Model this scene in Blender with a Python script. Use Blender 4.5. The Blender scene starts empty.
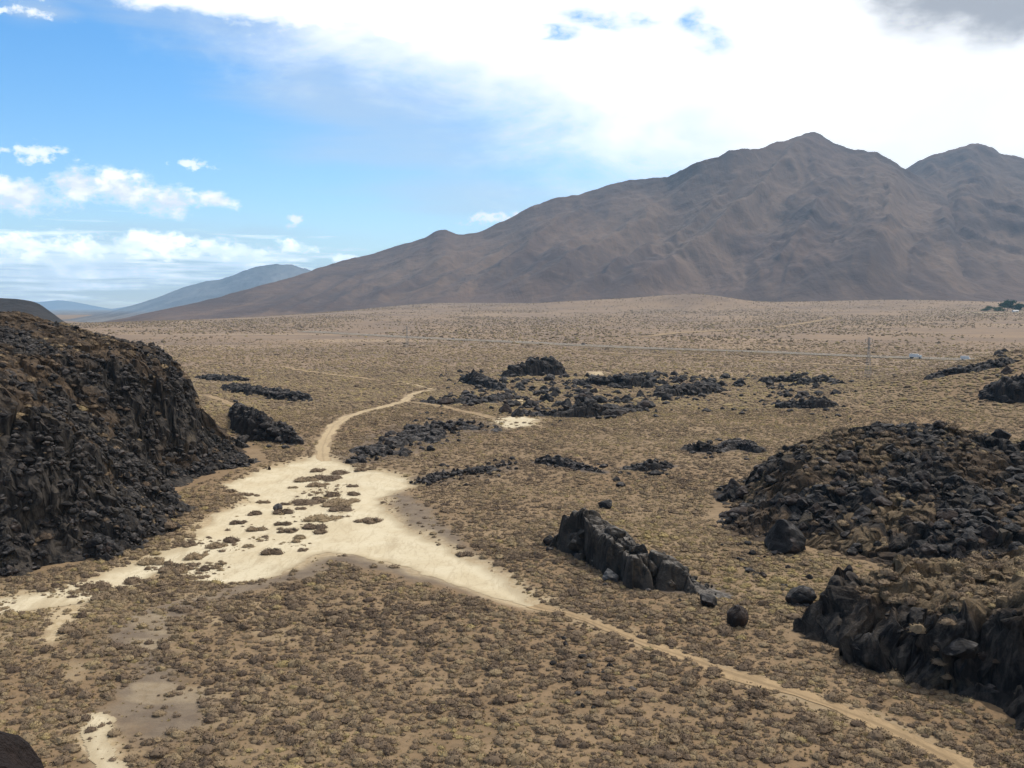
import bpy, bmesh, math, random
import numpy as np
from mathutils import Vector, Matrix

random.seed(7)
RNG = np.random.default_rng(11)
S = bpy.context.scene
COL = S.collection
R = math.radians

# ------------------------------------------------------------------ camera geometry
F = 1000.0            # focal length in pixels at 1024 wide
HZ = 308.0            # image row of the horizon
CAMZ = 40.0
PITCH = math.atan((384 - HZ) / F)

def ray(px, py):
    x, y = (px - 512) / F, (384 - py) / F
    c, s = math.cos(PITCH), math.sin(PITCH)
    return np.array([x, c + y * s, -s + y * c])

def at(px, py, z=0.0):
    d = ray(px, py)
    t = (z - CAMZ) / d[2]
    return np.array([0, 0, CAMZ]) + d * t

def at_depth(px, py, Y):
    d = ray(px, py)
    return np.array([0, 0, CAMZ]) + d * (Y / d[1])

def to_px(x, y, z):
    c, s = math.cos(PITCH), math.sin(PITCH)
    dz = z - CAMZ
    dep = y * c - dz * s
    up = y * s + dz * c
    return 512 + F * x / dep, 384 - F * up / dep, dep

# ------------------------------------------------------------------ noise
def _hash(ix, iy, iz, seed):
    h = (ix.astype(np.int64) * 374761393 + iy.astype(np.int64) * 668265263 + iz.astype(np.int64) * 2147483647 + seed * 1274126177) & 0xFFFFFFFF
    h = ((h ^ (h >> 13)) * 1274126177) & 0xFFFFFFFF
    h = ((h ^ (h >> 16)) * 2246822519) & 0xFFFFFFFF
    return (h ^ (h >> 15)) & 0xFFFFFFFF

def rnd(ix, iy, iz, seed):
    return _hash(ix, iy, iz, seed) / 4294967295.0

def vnoise(x, y, z=None, seed=0):
    """smooth value noise, about -1..1"""
    x = np.asarray(x, float); y = np.asarray(y, float)
    ix, iy = np.floor(x), np.floor(y)
    fx, fy = x - ix, y - iy
    ux = fx * fx * fx * (fx * (fx * 6 - 15) + 10); uy = fy * fy * fy * (fy * (fy * 6 - 15) + 10)
    if z is None:
        zz = np.zeros_like(ix)
        a = rnd(ix, iy, zz, seed); b = rnd(ix + 1, iy, zz, seed)
        c = rnd(ix, iy + 1, zz, seed); d = rnd(ix + 1, iy + 1, zz, seed)
        v = a + (b - a) * ux + (c - a) * uy + (a - b - c + d) * ux * uy
        return v * 2 - 1
    z = np.asarray(z, float); iz = np.floor(z); fz = z - iz
    uz = fz * fz * (3 - 2 * fz)
    r = 0
    for k in (0, 1):
        a = rnd(ix, iy, iz + k, seed); b = rnd(ix + 1, iy, iz + k, seed)
        c = rnd(ix, iy + 1, iz + k, seed); d = rnd(ix + 1, iy + 1, iz + k, seed)
        v = a + (b - a) * ux + (c - a) * uy + (a - b - c + d) * ux * uy
        r = r + v * (uz if k else 1 - uz)
    return r * 2 - 1

def fbm(x, y, z=None, seed=0, oct=4, gain=0.5):
    s, a, t = 0, 1.0, 0
    cx, sx = math.cos(0.6), math.sin(0.6)
    for o in range(oct):
        s = s + a * vnoise(x, y, z, seed + o * 17); t += a
        x, y = (x * cx - y * sx) * 2.03 + 3.1, (x * sx + y * cx) * 2.03 + 1.7
        if z is not None: z = z * 2.03 + 0.9
        a *= gain
    return s / t * 1.6

def ridged(x, y, seed=0, oct=4):
    s, a, t = 0, 1.0, 0
    for o in range(oct):
        n = 1 - np.abs(vnoise(x, y, None, seed + 31 * o)) * 1.6
        s = s + a * n; t += a
        x, y = x * 2.1 + 5.3, y * 2.1 + 9.1
        a *= 0.5
    return s / t

def worley(x, y, seed=0):
    """cell random value and F2-F1 of the nearest cell"""
    ix, iy = np.floor(x), np.floor(y)
    f1 = np.full(x.shape, 9.0); f2 = np.full(x.shape, 9.0); cid = np.zeros(x.shape)
    for dx in (-1, 0, 1):
        for dy in (-1, 0, 1):
            cx, cy = ix + dx, iy + dy
            z0 = np.zeros_like(cx)
            px = cx + rnd(cx, cy, z0, seed + 1); py = cy + rnd(cx, cy, z0, seed + 2)
            d = np.hypot(px - x, py - y)
            r = rnd(cx, cy, z0, seed + 3)
            near = d < f1
            f2 = np.where(near, f1, np.minimum(f2, d))
            cid = np.where(near, r, cid); f1 = np.where(near, d, f1)
    return cid, f2 - f1

def sstep(a, b, x):
    t = np.clip((x - a) / (b - a), 0, 1)
    return t * t * (3 - 2 * t)

def sdf(poly, x, y):
    """signed distance to a polygon, positive inside"""
    P = np.asarray(poly, float); Q = np.roll(P, -1, 0)
    d = np.full(x.shape, 1e12); ins = np.zeros(x.shape, bool)
    for (ax, ay), (bx, by) in zip(P, Q):
        ex, ey = bx - ax, by - ay
        t = np.clip(((x - ax) * ex + (y - ay) * ey) / (ex * ex + ey * ey + 1e-12), 0, 1)
        d = np.minimum(d, (x - ax - t * ex) ** 2 + (y - ay - t * ey) ** 2)
        c = (ay > y) != (by > y)
        ins ^= c & (x < ex * (y - ay) / (ey if abs(ey) > 1e-12 else 1e-12) + ax)
    d = np.sqrt(d)
    return np.where(ins, d, -d)

def dline(line, x, y):
    P = np.asarray(line, float)
    d = np.full(x.shape, 1e12)
    for (ax, ay), (bx, by) in zip(P[:-1], P[1:]):
        ex, ey = bx - ax, by - ay
        t = np.clip(((x - ax) * ex + (y - ay) * ey) / (ex * ex + ey * ey + 1e-12), 0, 1)
        d = np.minimum(d, (x - ax - t * ex) ** 2 + (y - ay - t * ey) ** 2)
    return np.sqrt(d)

# ------------------------------------------------------------------ object helpers
def np_mesh(name, V, faces, attrs=None, smooth=False, mats=None):
    """faces: list of arrays (n,3) or (n,4)"""
    me = bpy.data.meshes.new(name)
    faces = [f for f in faces if len(f)]
    V = np.asarray(V, np.float32)
    me.vertices.add(len(V)); me.vertices.foreach_set('co', V.ravel())
    nl = sum(f.size for f in faces); nf = sum(len(f) for f in faces)
    me.loops.add(nl); me.polygons.add(nf)
    me.loops.foreach_set('vertex_index', np.concatenate([f.ravel() for f in faces]).astype(np.int32))
    tot = np.concatenate([np.full(len(f), f.shape[1]) for f in faces]).astype(np.int32)
    start = np.concatenate([[0], np.cumsum(tot)[:-1]]).astype(np.int32)
    me.polygons.foreach_set('loop_start', start)
    me.update(calc_edges=True)
    me.polygons.foreach_set('use_smooth', np.full(nf, bool(smooth)))
    for k, a in (attrs or {}).items():
        at_ = me.attributes.new(k, 'FLOAT', 'POINT'); at_.data.foreach_set('value', np.asarray(a, np.float32))
    for m in (mats or []): me.materials.append(m)
    return me

def link(name, me, parent=None, loc=None):
    o = bpy.data.objects.new(name, me); COL.objects.link(o)
    if parent is not None: o.parent = parent
    if loc is not None: o.location = loc
    return o

def tag(o, label=None, cat=None, group=None, kind=None):
    if label: o['label'] = label
    if cat: o['category'] = cat
    if group: o['group'] = group
    if kind: o['kind'] = kind
    return o

def grid_faces(nx, ny, keep=None):
    i = np.arange((nx - 1) * (ny - 1)); r, c = i // (nx - 1), i % (nx - 1)
    a = r * nx + c
    f = np.stack([a, a + 1, a + nx + 1, a + nx], 1)
    return f if keep is None else f[keep]

def compact(V, f, attrs=None):
    used = np.unique(f); m = np.full(len(V), -1); m[used] = np.arange(len(used))
    return V[used], m[f], {k: a[used] for k, a in (attrs or {}).items()}

# ------------------------------------------------------------------ materials
class NT:
    def __init__(self, tree): self.t = tree; tree.nodes.clear()
    def n(self, typ, **kw):
        x = self.t.nodes.new(typ)
        for k, v in kw.items():
            if k.startswith('i_'): x.inputs[k[2:].replace('_', ' ')].default_value = v
            else: setattr(x, k, v)
        return x
    def l(self, a, b): self.t.links.new(a, b)
    def put(self, sock, v):
        if isinstance(v, (int, float)): sock.default_value = v
        elif isinstance(v, (tuple, list)): sock.default_value = (*v, 1.0) if len(v) == 3 and len(sock.default_value) == 4 else v
        else: self.l(v, sock)
    def m(self, op, a, b=None, c=None, clamp=False):
        x = self.n('ShaderNodeMath', operation=op, use_clamp=clamp)
        for i, v in enumerate((a, b, c)):
            if v is not None: self.put(x.inputs[i], v)
        return x.outputs[0]
    def mix(self, f, a, b, mode='MIX'):
        x = self.n('ShaderNodeMix', data_type='RGBA', blend_type=mode)
        self.put(x.inputs[0], f); self.put(x.inputs[6], a); self.put(x.inputs[7], b)
        return x.outputs[2]
    def ss(self, a, b, v):
        x = self.n('ShaderNodeMapRange', interpolation_type='SMOOTHSTEP')
        self.put(x.inputs[0], v); x.inputs[1].default_value = a; x.inputs[2].default_value = b
        return x.outputs[0]
    def noise(self, vec, scale, detail=3, rough=0.5, dist=0.0):
        x = self.n('ShaderNodeTexNoise'); x.inputs['Scale'].default_value = scale
        x.inputs['Detail'].default_value = detail; x.inputs['Roughness'].default_value = rough; x.inputs['Distortion'].default_value = dist
        if vec is not None: self.l(vec, x.inputs['Vector'])
        return x.outputs[0]
    def attr(self, name):
        return self.n('ShaderNodeAttribute', attribute_name=name).outputs['Fac']

def new_mat(name):
    m = bpy.data.materials.new(name); m.use_nodes = True
    nt = NT(m.node_tree)
    out = nt.n('ShaderNodeOutputMaterial'); b = nt.n('ShaderNodeBsdfPrincipled')
    b.inputs['Roughness'].default_value = 0.95
    b.inputs['Specular IOR Level'].default_value = 0.15
    nt.l(b.outputs[0], out.inputs['Surface'])
    return m, nt, b

def bump(nt, b, h, strength, dist):
    x = nt.n('ShaderNodeBump'); x.inputs['Strength'].default_value = strength; x.inputs['Distance'].default_value = dist
    nt.l(h, x.inputs['Height']); nt.l(x.outputs[0], b.inputs['Normal'])

def mat_ground():
    m, nt, b = new_mat('desert_soil')
    P = nt.n('ShaderNodeNewGeometry').outputs['Position']
    big = nt.noise(P, 0.012, 4); mid = nt.noise(P, 0.09, 5, 0.6); fine = nt.noise(P, 0.9, 5, 0.65)
    c = nt.mix(nt.ss(0.35, 0.65, mid), (0.152, 0.102, 0.057), (0.212, 0.147, 0.085))
    c = nt.mix(nt.ss(0.4, 0.66, big), c, (0.175, 0.113, 0.062))
    c = nt.mix(nt.m('MULTIPLY', nt.ss(0.46, 0.66, fine), 0.6), c, (0.100, 0.070, 0.040))
    c = nt.mix(nt.attr('dark'), c, nt.mix(nt.ss(0.4, 0.6, fine), (0.055, 0.045, 0.04), (0.10, 0.078, 0.06)))
    far = nt.attr('far')
    # far scrub: mottled dark bush colour among tan gaps
    v = nt.n('ShaderNodeTexVoronoi', feature='F1'); v.inputs['Scale'].default_value = 0.16; nt.l(P, v.inputs['Vector'])
    dots = nt.ss(0.42, 0.22, v.outputs['Distance'])
    fc = nt.mix(nt.ss(0.35, 0.65, nt.noise(P, 0.006, 4)), (0.205, 0.139, 0.087), (0.150, 0.104, 0.072))
    st = nt.n('ShaderNodeMapping'); st.inputs['Scale'].default_value = (0.0016, 0.011, 1); st.inputs['Rotation'].default_value = (0, 0, 0.25); nt.l(P, st.inputs['Vector'])
    fc = nt.mix(nt.m('MULTIPLY', nt.ss(0.52, 0.70, nt.noise(st.outputs[0], 1.0, 5, .6)), 0.75), fc, (0.285, 0.205, 0.128))
    fc = nt.mix(nt.m('MULTIPLY', dots, 0.55), fc, (0.10, 0.082, 0.058))
    c = nt.mix(far, c, fc)
    silt = nt.mix(nt.ss(0.35, 0.65, nt.noise(P, 0.35, 5, 0.6)), (0.105, 0.080, 0.060), (0.155, 0.120, 0.085))
    c = nt.mix(nt.attr('silt'), c, silt)
    sand = nt.mix(nt.ss(0.4, 0.6, fine), (0.31, 0.235, 0.135), (0.40, 0.315, 0.20))
    c = nt.mix(nt.attr('sand'), c, sand)
    nt.l(c, b.inputs['Base Color'])
    bump(nt, b, nt.m('ADD', fine, nt.m('MULTIPLY', mid, 2.0)), 0.6, 0.25)
    return m

def mat_sand(name, c1, c2, c3):
    m, nt, b = new_mat(name)
    P = nt.n('ShaderNodeNewGeometry').outputs['Position']
    mid = nt.noise(P, 0.11, 5, 0.6, 0.6); fine = nt.noise(P, 1.6, 5, 0.7)
    c = nt.mix(nt.ss(0.35, 0.65, mid), c1, c2)
    c = nt.mix(nt.m('MULTIPLY', nt.ss(0.52, 0.72, fine), 0.5), c, c3)
    st = nt.n('ShaderNodeMapping'); st.inputs['Scale'].default_value = (0.25, 0.05, 1); st.inputs['Rotation'].default_value = (0, 0, 0.5); nt.l(P, st.inputs['Vector'])
    c = nt.mix(nt.m('MULTIPLY', nt.ss(0.55, 0.7, nt.noise(st.outputs[0], 1.0, 4, 0.6)), 0.55), c, c3)
    c = nt.mix(nt.m('MULTIPLY', nt.attr('rim'), 0.75), c, c3)
    c = nt.mix(nt.m('MULTIPLY', nt.ss(0.66, 0.72, nt.noise(P, 3.2, 3, 0.6)), 0.6), c, tuple(v * .45 for v in c3))
    ch = nt.n('ShaderNodeMapping'); ch.inputs['Scale'].default_value = (0.5, 0.10, 1); ch.inputs['Rotation'].default_value = (0, 0, 0.75); nt.l(P, ch.inputs['Vector'])
    c = nt.mix(nt.m('MULTIPLY', nt.ss(0.04, 0.0, nt.m('ABSOLUTE', nt.m('SUBTRACT', nt.noise(ch.outputs[0], 1.0, 3, 0.55, .6), 0.5))), 0.35), c, c3)
    nt.l(c, b.inputs['Base Color'])
    bump(nt, b, fine, 0.4, 0.12)
    return m

def mat_rock(name, dark, mid_, rust, dust_sunlit, obj=False, dust_sunlit_amt=0.6, scale=1.0):
    m, nt, b = new_mat(name)
    g = nt.n('ShaderNodeNewGeometry')
    P = nt.n('ShaderNodeTexCoord').outputs['Object'] if obj else g.outputs['Position']
    a = nt.noise(P, 0.25 * scale, 5, 0.65); f = nt.noise(P, 1.7 * scale, 6, 0.7); k = nt.noise(P, 0.6 * scale, 4, 0.6, 0.8)
    c = nt.mix(nt.ss(0.38, 0.64, a), dark, mid_)
    c = nt.mix(nt.m('MULTIPLY', nt.ss(0.54, 0.68, k), 0.75), c, rust)
    c = nt.mix(nt.m('MULTIPLY', nt.ss(0.5, 0.7, f), 0.6), c, dark)
    if obj:
        ri = nt.n('ShaderNodeObjectInfo').outputs['Random']
        c = nt.mix(nt.m('MULTIPLY', nt.ss(0.55, 1.0, ri), 0.5), c, rust)
    up = nt.n('ShaderNodeSeparateXYZ'); nt.l(g.outputs['Normal'], up.inputs[0])
    top = nt.m('MULTIPLY', nt.ss(0.55, 0.95, up.outputs[2]), nt.ss(0.42, 0.62, k))
    c = nt.mix(nt.m('MULTIPLY', top, dust_sunlit_amt), c, dust_sunlit)  # upward faces paled: dust that also stands in for sunlit tops
    nt.l(c, b.inputs['Base Color'])
    b.inputs['Roughness'].default_value = 0.85
    bump(nt, b, nt.m('ADD', f, a), 0.8, 0.25)
    return m

def mat_hill():
    """soil slopes with basalt where steep or blocky (attribute rock)"""
    m, nt, b = new_mat('lava_hillside')
    g = nt.n('ShaderNodeNewGeometry'); P = g.outputs['Position']
    a = nt.noise(P, 0.16, 5, 0.65); f = nt.noise(P, 1.3, 6, 0.72)
    mp = nt.n('ShaderNodeMapping'); mp.inputs['Scale'].default_value = (0.9, 0.9, 0.28); nt.l(P, mp.inputs['Vector'])
    stripe = nt.noise(mp.outputs[0], 1.0, 5, 0.65)
    soil = nt.mix(nt.ss(0.35, 0.65, a), (0.040, 0.028, 0.019), (0.092, 0.062, 0.038))
    soil = nt.mix(nt.m('MULTIPLY', nt.ss(0.48, 0.62, f), 0.8), soil, (0.022, 0.018, 0.015))
    rock = nt.mix(nt.ss(0.40, 0.62, stripe), (0.012, 0.011, 0.011), (0.055, 0.046, 0.038))
    rock = nt.mix(nt.m('MULTIPLY', nt.ss(0.57, 0.70, a), 0.6), rock, (0.10, 0.078, 0.052))
    rock = nt.mix(nt.m('MULTIPLY', nt.ss(0.5, 0.68, f), 0.7), rock, (0.011, 0.010, 0.010))
    soil = nt.mix(nt.m('MULTIPLY', nt.attr('rock'), -1.0, clamp=True), soil, nt.mix(nt.ss(.4, .6, f), (0.155, 0.108, 0.062), (0.095, 0.068, 0.04)))
    c = nt.mix(nt.m('MULTIPLY', nt.attr('rock'), 1.0, clamp=True), soil, rock)
    nt.l(c, b.inputs['Base Color'])
    bump(nt, b, nt.m('ADD', f, stripe), 0.9, 0.35)
    return m

def mat_mountain(name, base, light, dark, speck=None):
    m, nt, b = new_mat(name)
    P = nt.n('ShaderNodeNewGeometry').outputs['Position']
    a = nt.noise(P, 0.0011, 5, 0.6, 0.5); f = nt.noise(P, 0.006, 6, 0.65)
    mp = nt.n('ShaderNodeMapping'); mp.inputs['Scale'].default_value = (0.006, 0.0011, 0.0016); nt.l(P, mp.inputs['Vector'])
    s = nt.noise(mp.outputs[0], 1.0, 5, 0.6, 0.8)
    c = nt.mix(nt.ss(0.36, 0.62, a), base, dark)
    c = nt.mix(nt.m('MULTIPLY', nt.ss(0.50, 0.72, s), 0.45), c, light)
    c = nt.mix(nt.m('MULTIPLY', nt.ss(0.5, 0.7, f), 0.4), c, dark)
    c = nt.mix(nt.m('MULTIPLY', nt.attr('gully'), 0.55), c, light)
    c = nt.mix(nt.m('MULTIPLY', nt.ss(0.50, 0.62, nt.noise(P, 0.022, 6, 0.7)), 0.45), c, dark)
    c = nt.mix(nt.m('MULTIPLY', nt.ss(0.56, 0.68, nt.noise(P, 0.014, 5, 0.7, .5)), 0.35), c, light)
    if speck:
        zz = nt.n('ShaderNodeSeparateXYZ'); nt.l(P, zz.inputs[0])
        hi = nt.ss(speck[0], speck[1], zz.outputs[2])
        c = nt.mix(nt.m('MULTIPLY', hi, nt.ss(0.42, 0.58, nt.noise(P, 0.012, 6, 0.7))), c, speck[2])
    nt.l(c, b.inputs['Base Color'])
    bump(nt, b, nt.m('ADD', f, s), 0.6, 30)
    return m

def mat_shrub(name, info):
    m, nt, b = new_mat(name)
    P = nt.n('ShaderNodeNewGeometry').outputs['Position']
    if info: t = nt.n('ShaderNodeObjectInfo').outputs['Random']; t = nt.m('ADD', nt.m('MULTIPLY', t, 0.62), 0.05)
    else: t = nt.attr('tone')
    t = nt.m('ADD', t, nt.m('MULTIPLY', nt.m('SUBTRACT', nt.noise(P, 4.0, 2), 0.5), 0.35))
    r = nt.n('ShaderNodeValToRGB'); nt.l(t, r.inputs[0])
    e = r.color_ramp.elements
    e[0].position = 0.0; e[0].color = (0.078, 0.056, 0.040, 1)
    e[1].position = 1.0; e[1].color = (0.25, 0.19, 0.085, 1)
    x = e.new(0.35); x.color = (0.150, 0.108, 0.071, 1)
    x = e.new(0.7); x.color = (0.212, 0.157, 0.092, 1)
    nt.l(r.outputs[0], b.inputs['Base Color'])
    b.inputs['Specular IOR Level'].default_value = 0.05
    return m

def mat_plain(name, c, rough=0.6, metal=0.0, noise_c=None):
    m, nt, b = new_mat(name)
    P = nt.n('ShaderNodeTexCoord').outputs['Object']
    k = nt.noise(P, 2.5, 4)
    c2 = noise_c or tuple(v * 0.8 for v in c)
    nt.l(nt.mix(nt.ss(0.35, 0.65, k), c, c2), b.inputs['Base Color'])
    b.inputs['Roughness'].default_value = rough; b.inputs['Metallic'].default_value = metal
    b.inputs['Specular IOR Level'].default_value = 0.4
    return m

M_ground = mat_ground()
M_sand = mat_sand('pale_sand', (0.48, 0.41, 0.285), (0.425, 0.35, 0.23), (0.30, 0.235, 0.145))
M_track = mat_sand('track_dirt', (0.30, 0.21, 0.115), (0.255, 0.176, 0.097), (0.16, 0.11, 0.06))
M_trackp = mat_sand('pale_track_dirt', (0.37, 0.28, 0.165), (0.32, 0.24, 0.14), (0.235, 0.17, 0.10))
M_hill = mat_hill()
M_basalt = mat_rock('basalt', (0.010, 0.009, 0.009), (0.030, 0.026, 0.024), (0.055, 0.035, 0.024), (0.13, 0.115, 0.105), scale=1.5)
M_basalt_o = mat_rock('basalt_boulder', (0.011, 0.010, 0.010), (0.030, 0.027, 0.025), (0.055, 0.034, 0.024), (0.12, 0.11, 0.105), obj=True, scale=2.2)
M_brown = mat_rock('brown_basalt', (0.018, 0.016, 0.014), (0.060, 0.050, 0.041), (0.085, 0.062, 0.042), (0.20, 0.18, 0.16), scale=1.5)
M_red = mat_rock('maroon_rock', (0.012, 0.009, 0.009), (0.022, 0.015, 0.014), (0.028, 0.018, 0.015), (0.028, 0.02, 0.018), obj=True, dust_sunlit_amt=0.3, scale=4)
M_grey = mat_rock('grey_rock', (0.055, 0.053, 0.053), (0.11, 0.105, 0.10), (0.09, 0.075, 0.065), (0.22, 0.21, 0.20), obj=True, dust_sunlit_amt=0.5, scale=2)
M_shrub = mat_shrub('dry_shrub', False)
M_shrub_o = mat_shrub('dry_shrub_single', True)

# ------------------------------------------------------------------ layout in metres
def wp(pts): return [tuple(at(px, py)[:2]) for px, py in pts]

WASH = wp([(318, 455), (330, 456), (345, 463), (362, 470), (385, 471), (405, 476), (416, 484), (396, 489), (382, 494), (381, 502), (390, 513), (404, 525),
           (422, 537), (450, 548), (480, 562), (508, 578), (534, 598), (546, 607), (530, 606), (505, 598), (478, 587), (448, 577), (415, 567), (385, 559), (355, 553),
           (328, 552), (312, 556), (300, 563), (280, 570), (252, 576), (225, 578), (200, 575), (182, 568), (165, 567), (150, 573), (122, 587),
           (80, 600), (40, 607), (-20, 615), (-20, 600), (30, 593), (70, 584), (110, 570), (142, 558), (175, 548), (190, 540), (200, 528),
           (215, 512), (232, 507), (246, 498), (240, 491), (222, 484), (240, 478), (262, 470), (288, 463), (306, 459)])
THICKET = wp([(296, 512), (300, 480), (316, 469), (345, 472), (356, 490), (350, 512), (325, 528)])
THICKET2 = wp([(200, 566), (225, 530), (250, 494), (300, 494), (330, 530), (300, 548), (240, 556)])
PATCHES = [wp([(84, 712), (104, 709), (114, 722), (112, 738), (118, 752), (134, 775), (95, 775), (80, 745)]),
           wp([(60, 600), (95, 592), (70, 622), (52, 650), (40, 640)]),
           wp([(490, 425), (512, 416), (536, 419), (538, 426), (512, 428)]),
           wp([(505, 404), (530, 396), (534, 398), (508, 409)]),
           wp([(586, 371), (600, 370), (606, 375), (588, 376)]),
           wp([(478, 354), (500, 350), (503, 353), (484, 356)])]
SILT = [wp([(112, 690), (150, 676), (196, 690), (205, 712), (186, 735), (150, 742), (116, 730), (100, 708)]),
        wp([(105, 632), (150, 606), (205, 594), (262, 580), (302, 564), (338, 549), (395, 556), (450, 574), (505, 596), (548, 610), (515, 612), (455, 593), (400, 575), (340, 562), (300, 577),
            (250, 590), (205, 604), (170, 625), (170, 655), (185, 690), (150, 690), (135, 650), (105, 650)]),
        wp([(215, 588), (262, 577), (300, 563), (338, 549), (395, 555), (450, 573), (505, 595), (552, 611), (530, 613), (455, 592), (400, 574), (340, 562), (300, 577), (250, 590)]),
        wp([(383, 490), (398, 484), (420, 500), (440, 520), (470, 545), (505, 566), (520, 580), (505, 580), (470, 560), (430, 545), (395, 520)])]
TRACK1 = wp([(530, 600), (560, 613), (600, 629), (650, 646), (700, 663), (760, 686), (820, 706), (870, 723), (915, 742), (950, 760), (985, 785)])
TRACK2 = wp([(324, 462), (322, 450), (326, 438), (334, 426), (350, 416), (374, 410), (394, 405), (406, 401), (410, 396), (420, 392), (434, 390)])
TRACK3 = wp([(434, 390), (420, 387), (406, 383), (398, 381)])
TRACK4 = wp([(408, 402), (440, 407), (470, 413), (495, 420)])
TRACK5 = wp([(205, 396), (222, 401), (240, 409), (256, 418)])
TRACK6 = wp([(280, 366), (305, 371), (340, 376), (378, 381)])
TRACK7 = wp([(552, 350.5), (600, 353), (640, 356), (690, 358.5), (760, 361), (830, 364.5), (905, 367)])
TRACK8 = wp([(600, 338.5), (640, 337.5), (670, 334), (720, 331.5), (775, 329.5), (800, 327), (835, 323.5)])
HWY = [tuple(at(px, py)[:2]) for px, py in [(300, 332.0), (400, 337), (540, 343.8), (700, 350.2), (820, 355), (985, 360.3), (1180, 366.5)]]

MESA = [(-64, 258), (-69, 235), (-73, 212), (-68, 192), (-64, 178), (-64, 160), (-74, 147), (-95, 136), (-130, 126), (-210, 112), (-330, 180), (-320, 360), (-190, 400), (-110, 345), (-74, 290)]
MASSIF = [(33, 120), (38.5, 112), (44, 106), (47, 98), (49, 92), (52, 84), (60, 70), (90, 55), (140, 60), (160, 120), (160, 200), (128, 244), (85, 246), (56, 234),
          (43, 210), (38, 190), (39, 172), (50, 160), (61, 150), (50, 138), (39, 128)]

BUMPS = [(at_depth(1105, 400, 430)[0], 430, 26, 82, 75),
         (at_depth(640, 300, 3900)[0], 3900, 34, 480, 240), (at_depth(700, 300, 3700)[0], 3750, 30, 190, 170), (at_depth(900, 300, 3900)[0], 4000, 22, 500, 300)]

def zf(x, y):
    x = np.asarray(x, float); y = np.asarray(y, float)
    r = np.hypot(x, y)
    near = 1 - sstep(330, 480, r)
    z = 0.45 * fbm(x / 24, y / 24, seed=3, oct=2) * near + 0.9 * vnoise(x / 170, y / 170, seed=5) * sstep(230, 500, r) * (1 - sstep(900, 1500, r))
    lf_ = sstep(-300, -1500, x)
    z = z + 76 * sstep(1300, 6200, r) * (1 - lf_) - 42 * lf_ * sstep(2200, 5200, r) - 125 * lf_ * sstep(4600, 12500, r)
    for bx, by, h, sx, sy in BUMPS:
        z = z + h * np.exp(-(((x - bx) / sx) ** 2 + ((y - by) / sy) ** 2))
    s = np.full(x.shape, -50.0); w = (r < 330) & (r > 90) & (y > 0)
    if w.any(): s[w] = sdf(WASH, x[w], y[w])
    z = z - 0.55 * sstep(-4, 2.5, s)
    return z

def mesa_h(x, y, detail=True):
    s = sdf(MESA, x, y)
    if detail:
        wx, wy = x + 2.0 * vnoise(x / 6, y / 6, seed=71), y + 2.0 * vnoise(x / 6, y / 6, seed=72)
        c1, e1 = worley(wx / 4.2, wy / 4.2, 40); c2, e2 = worley(wx / 1.7, wy / 1.7, 44)
        n1 = fbm(x / 28, y / 28, seed=21, oct=3)
        sn = s + 4.0 * n1 + 3.0 * (c1 - .5) + 1.1 * (c2 - .5) - 1.2 * np.exp(-e1 * 8) * sstep(4, 9, s)
    else:
        sn = s + 4.0 * fbm(x / 28, y / 28, seed=21, oct=3)
    sn = sn - 3.2 * sstep(212, 234, y)
    cl = 0.5 + 0.5 * vnoise(x / 34, y / 34, seed=27)
    lo, hi = 8.5 - 2 * cl, 13.0 + 3.5 * (1 - cl)
    cf = np.clip(sstep(220, 233, y) + 0.45 * sstep(196, 184, y) * sstep(146, 162, y), 0, 1) * (0.55 + 0.45 * sstep(-0.5, 0.2, vnoise(x / 9, y / 9, seed=28)))
    z = np.interp(sn, [-6, 0, 7], [-2.5, 0, 5.0]) + 14.5 * (cf * (0.75 * sstep(lo, hi - 1, sn) + 0.25 * sstep(lo, hi + 9, sn)) * 0.999 + (1 - cf) * sstep(0, 40 - 14 * sstep(205, 235, y), sn)) + np.interp(sn, [7, 12, 26, 60, 110], [0, 2.5, 9.0, 19.0, 23.5])
    rock = cf * np.exp(-((sn - 0.5 * (lo + hi)) / 4.0) ** 2)
    if detail:
        blk = ((c2 - .5) * 1.4 + (c1 - .5) * 1.5 - 0.8 * np.exp(-e2 * 9)) * (0.35 + 0.65 * cf)
        z = z + blk * sstep(1, 5, sn) * (0.25 + 0.75 * sstep(34, 18, sn)) + 0.7 * fbm(x / 9, y / 9, seed=33, oct=4) + 0.55 * (worley(wx / .95, wy / .95, 48)[0] - .5) * sstep(0, 3, sn)
        rk2 = sstep(0.50, 0.72, 0.5 + 0.5 * fbm(x / 13, y / 13, seed=37, oct=4) + .34 * sstep(36, 10, sn)) * .95
        rock = np.clip(np.maximum(rock, rk2), 0, 1)
    return z, rock, sn

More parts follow.
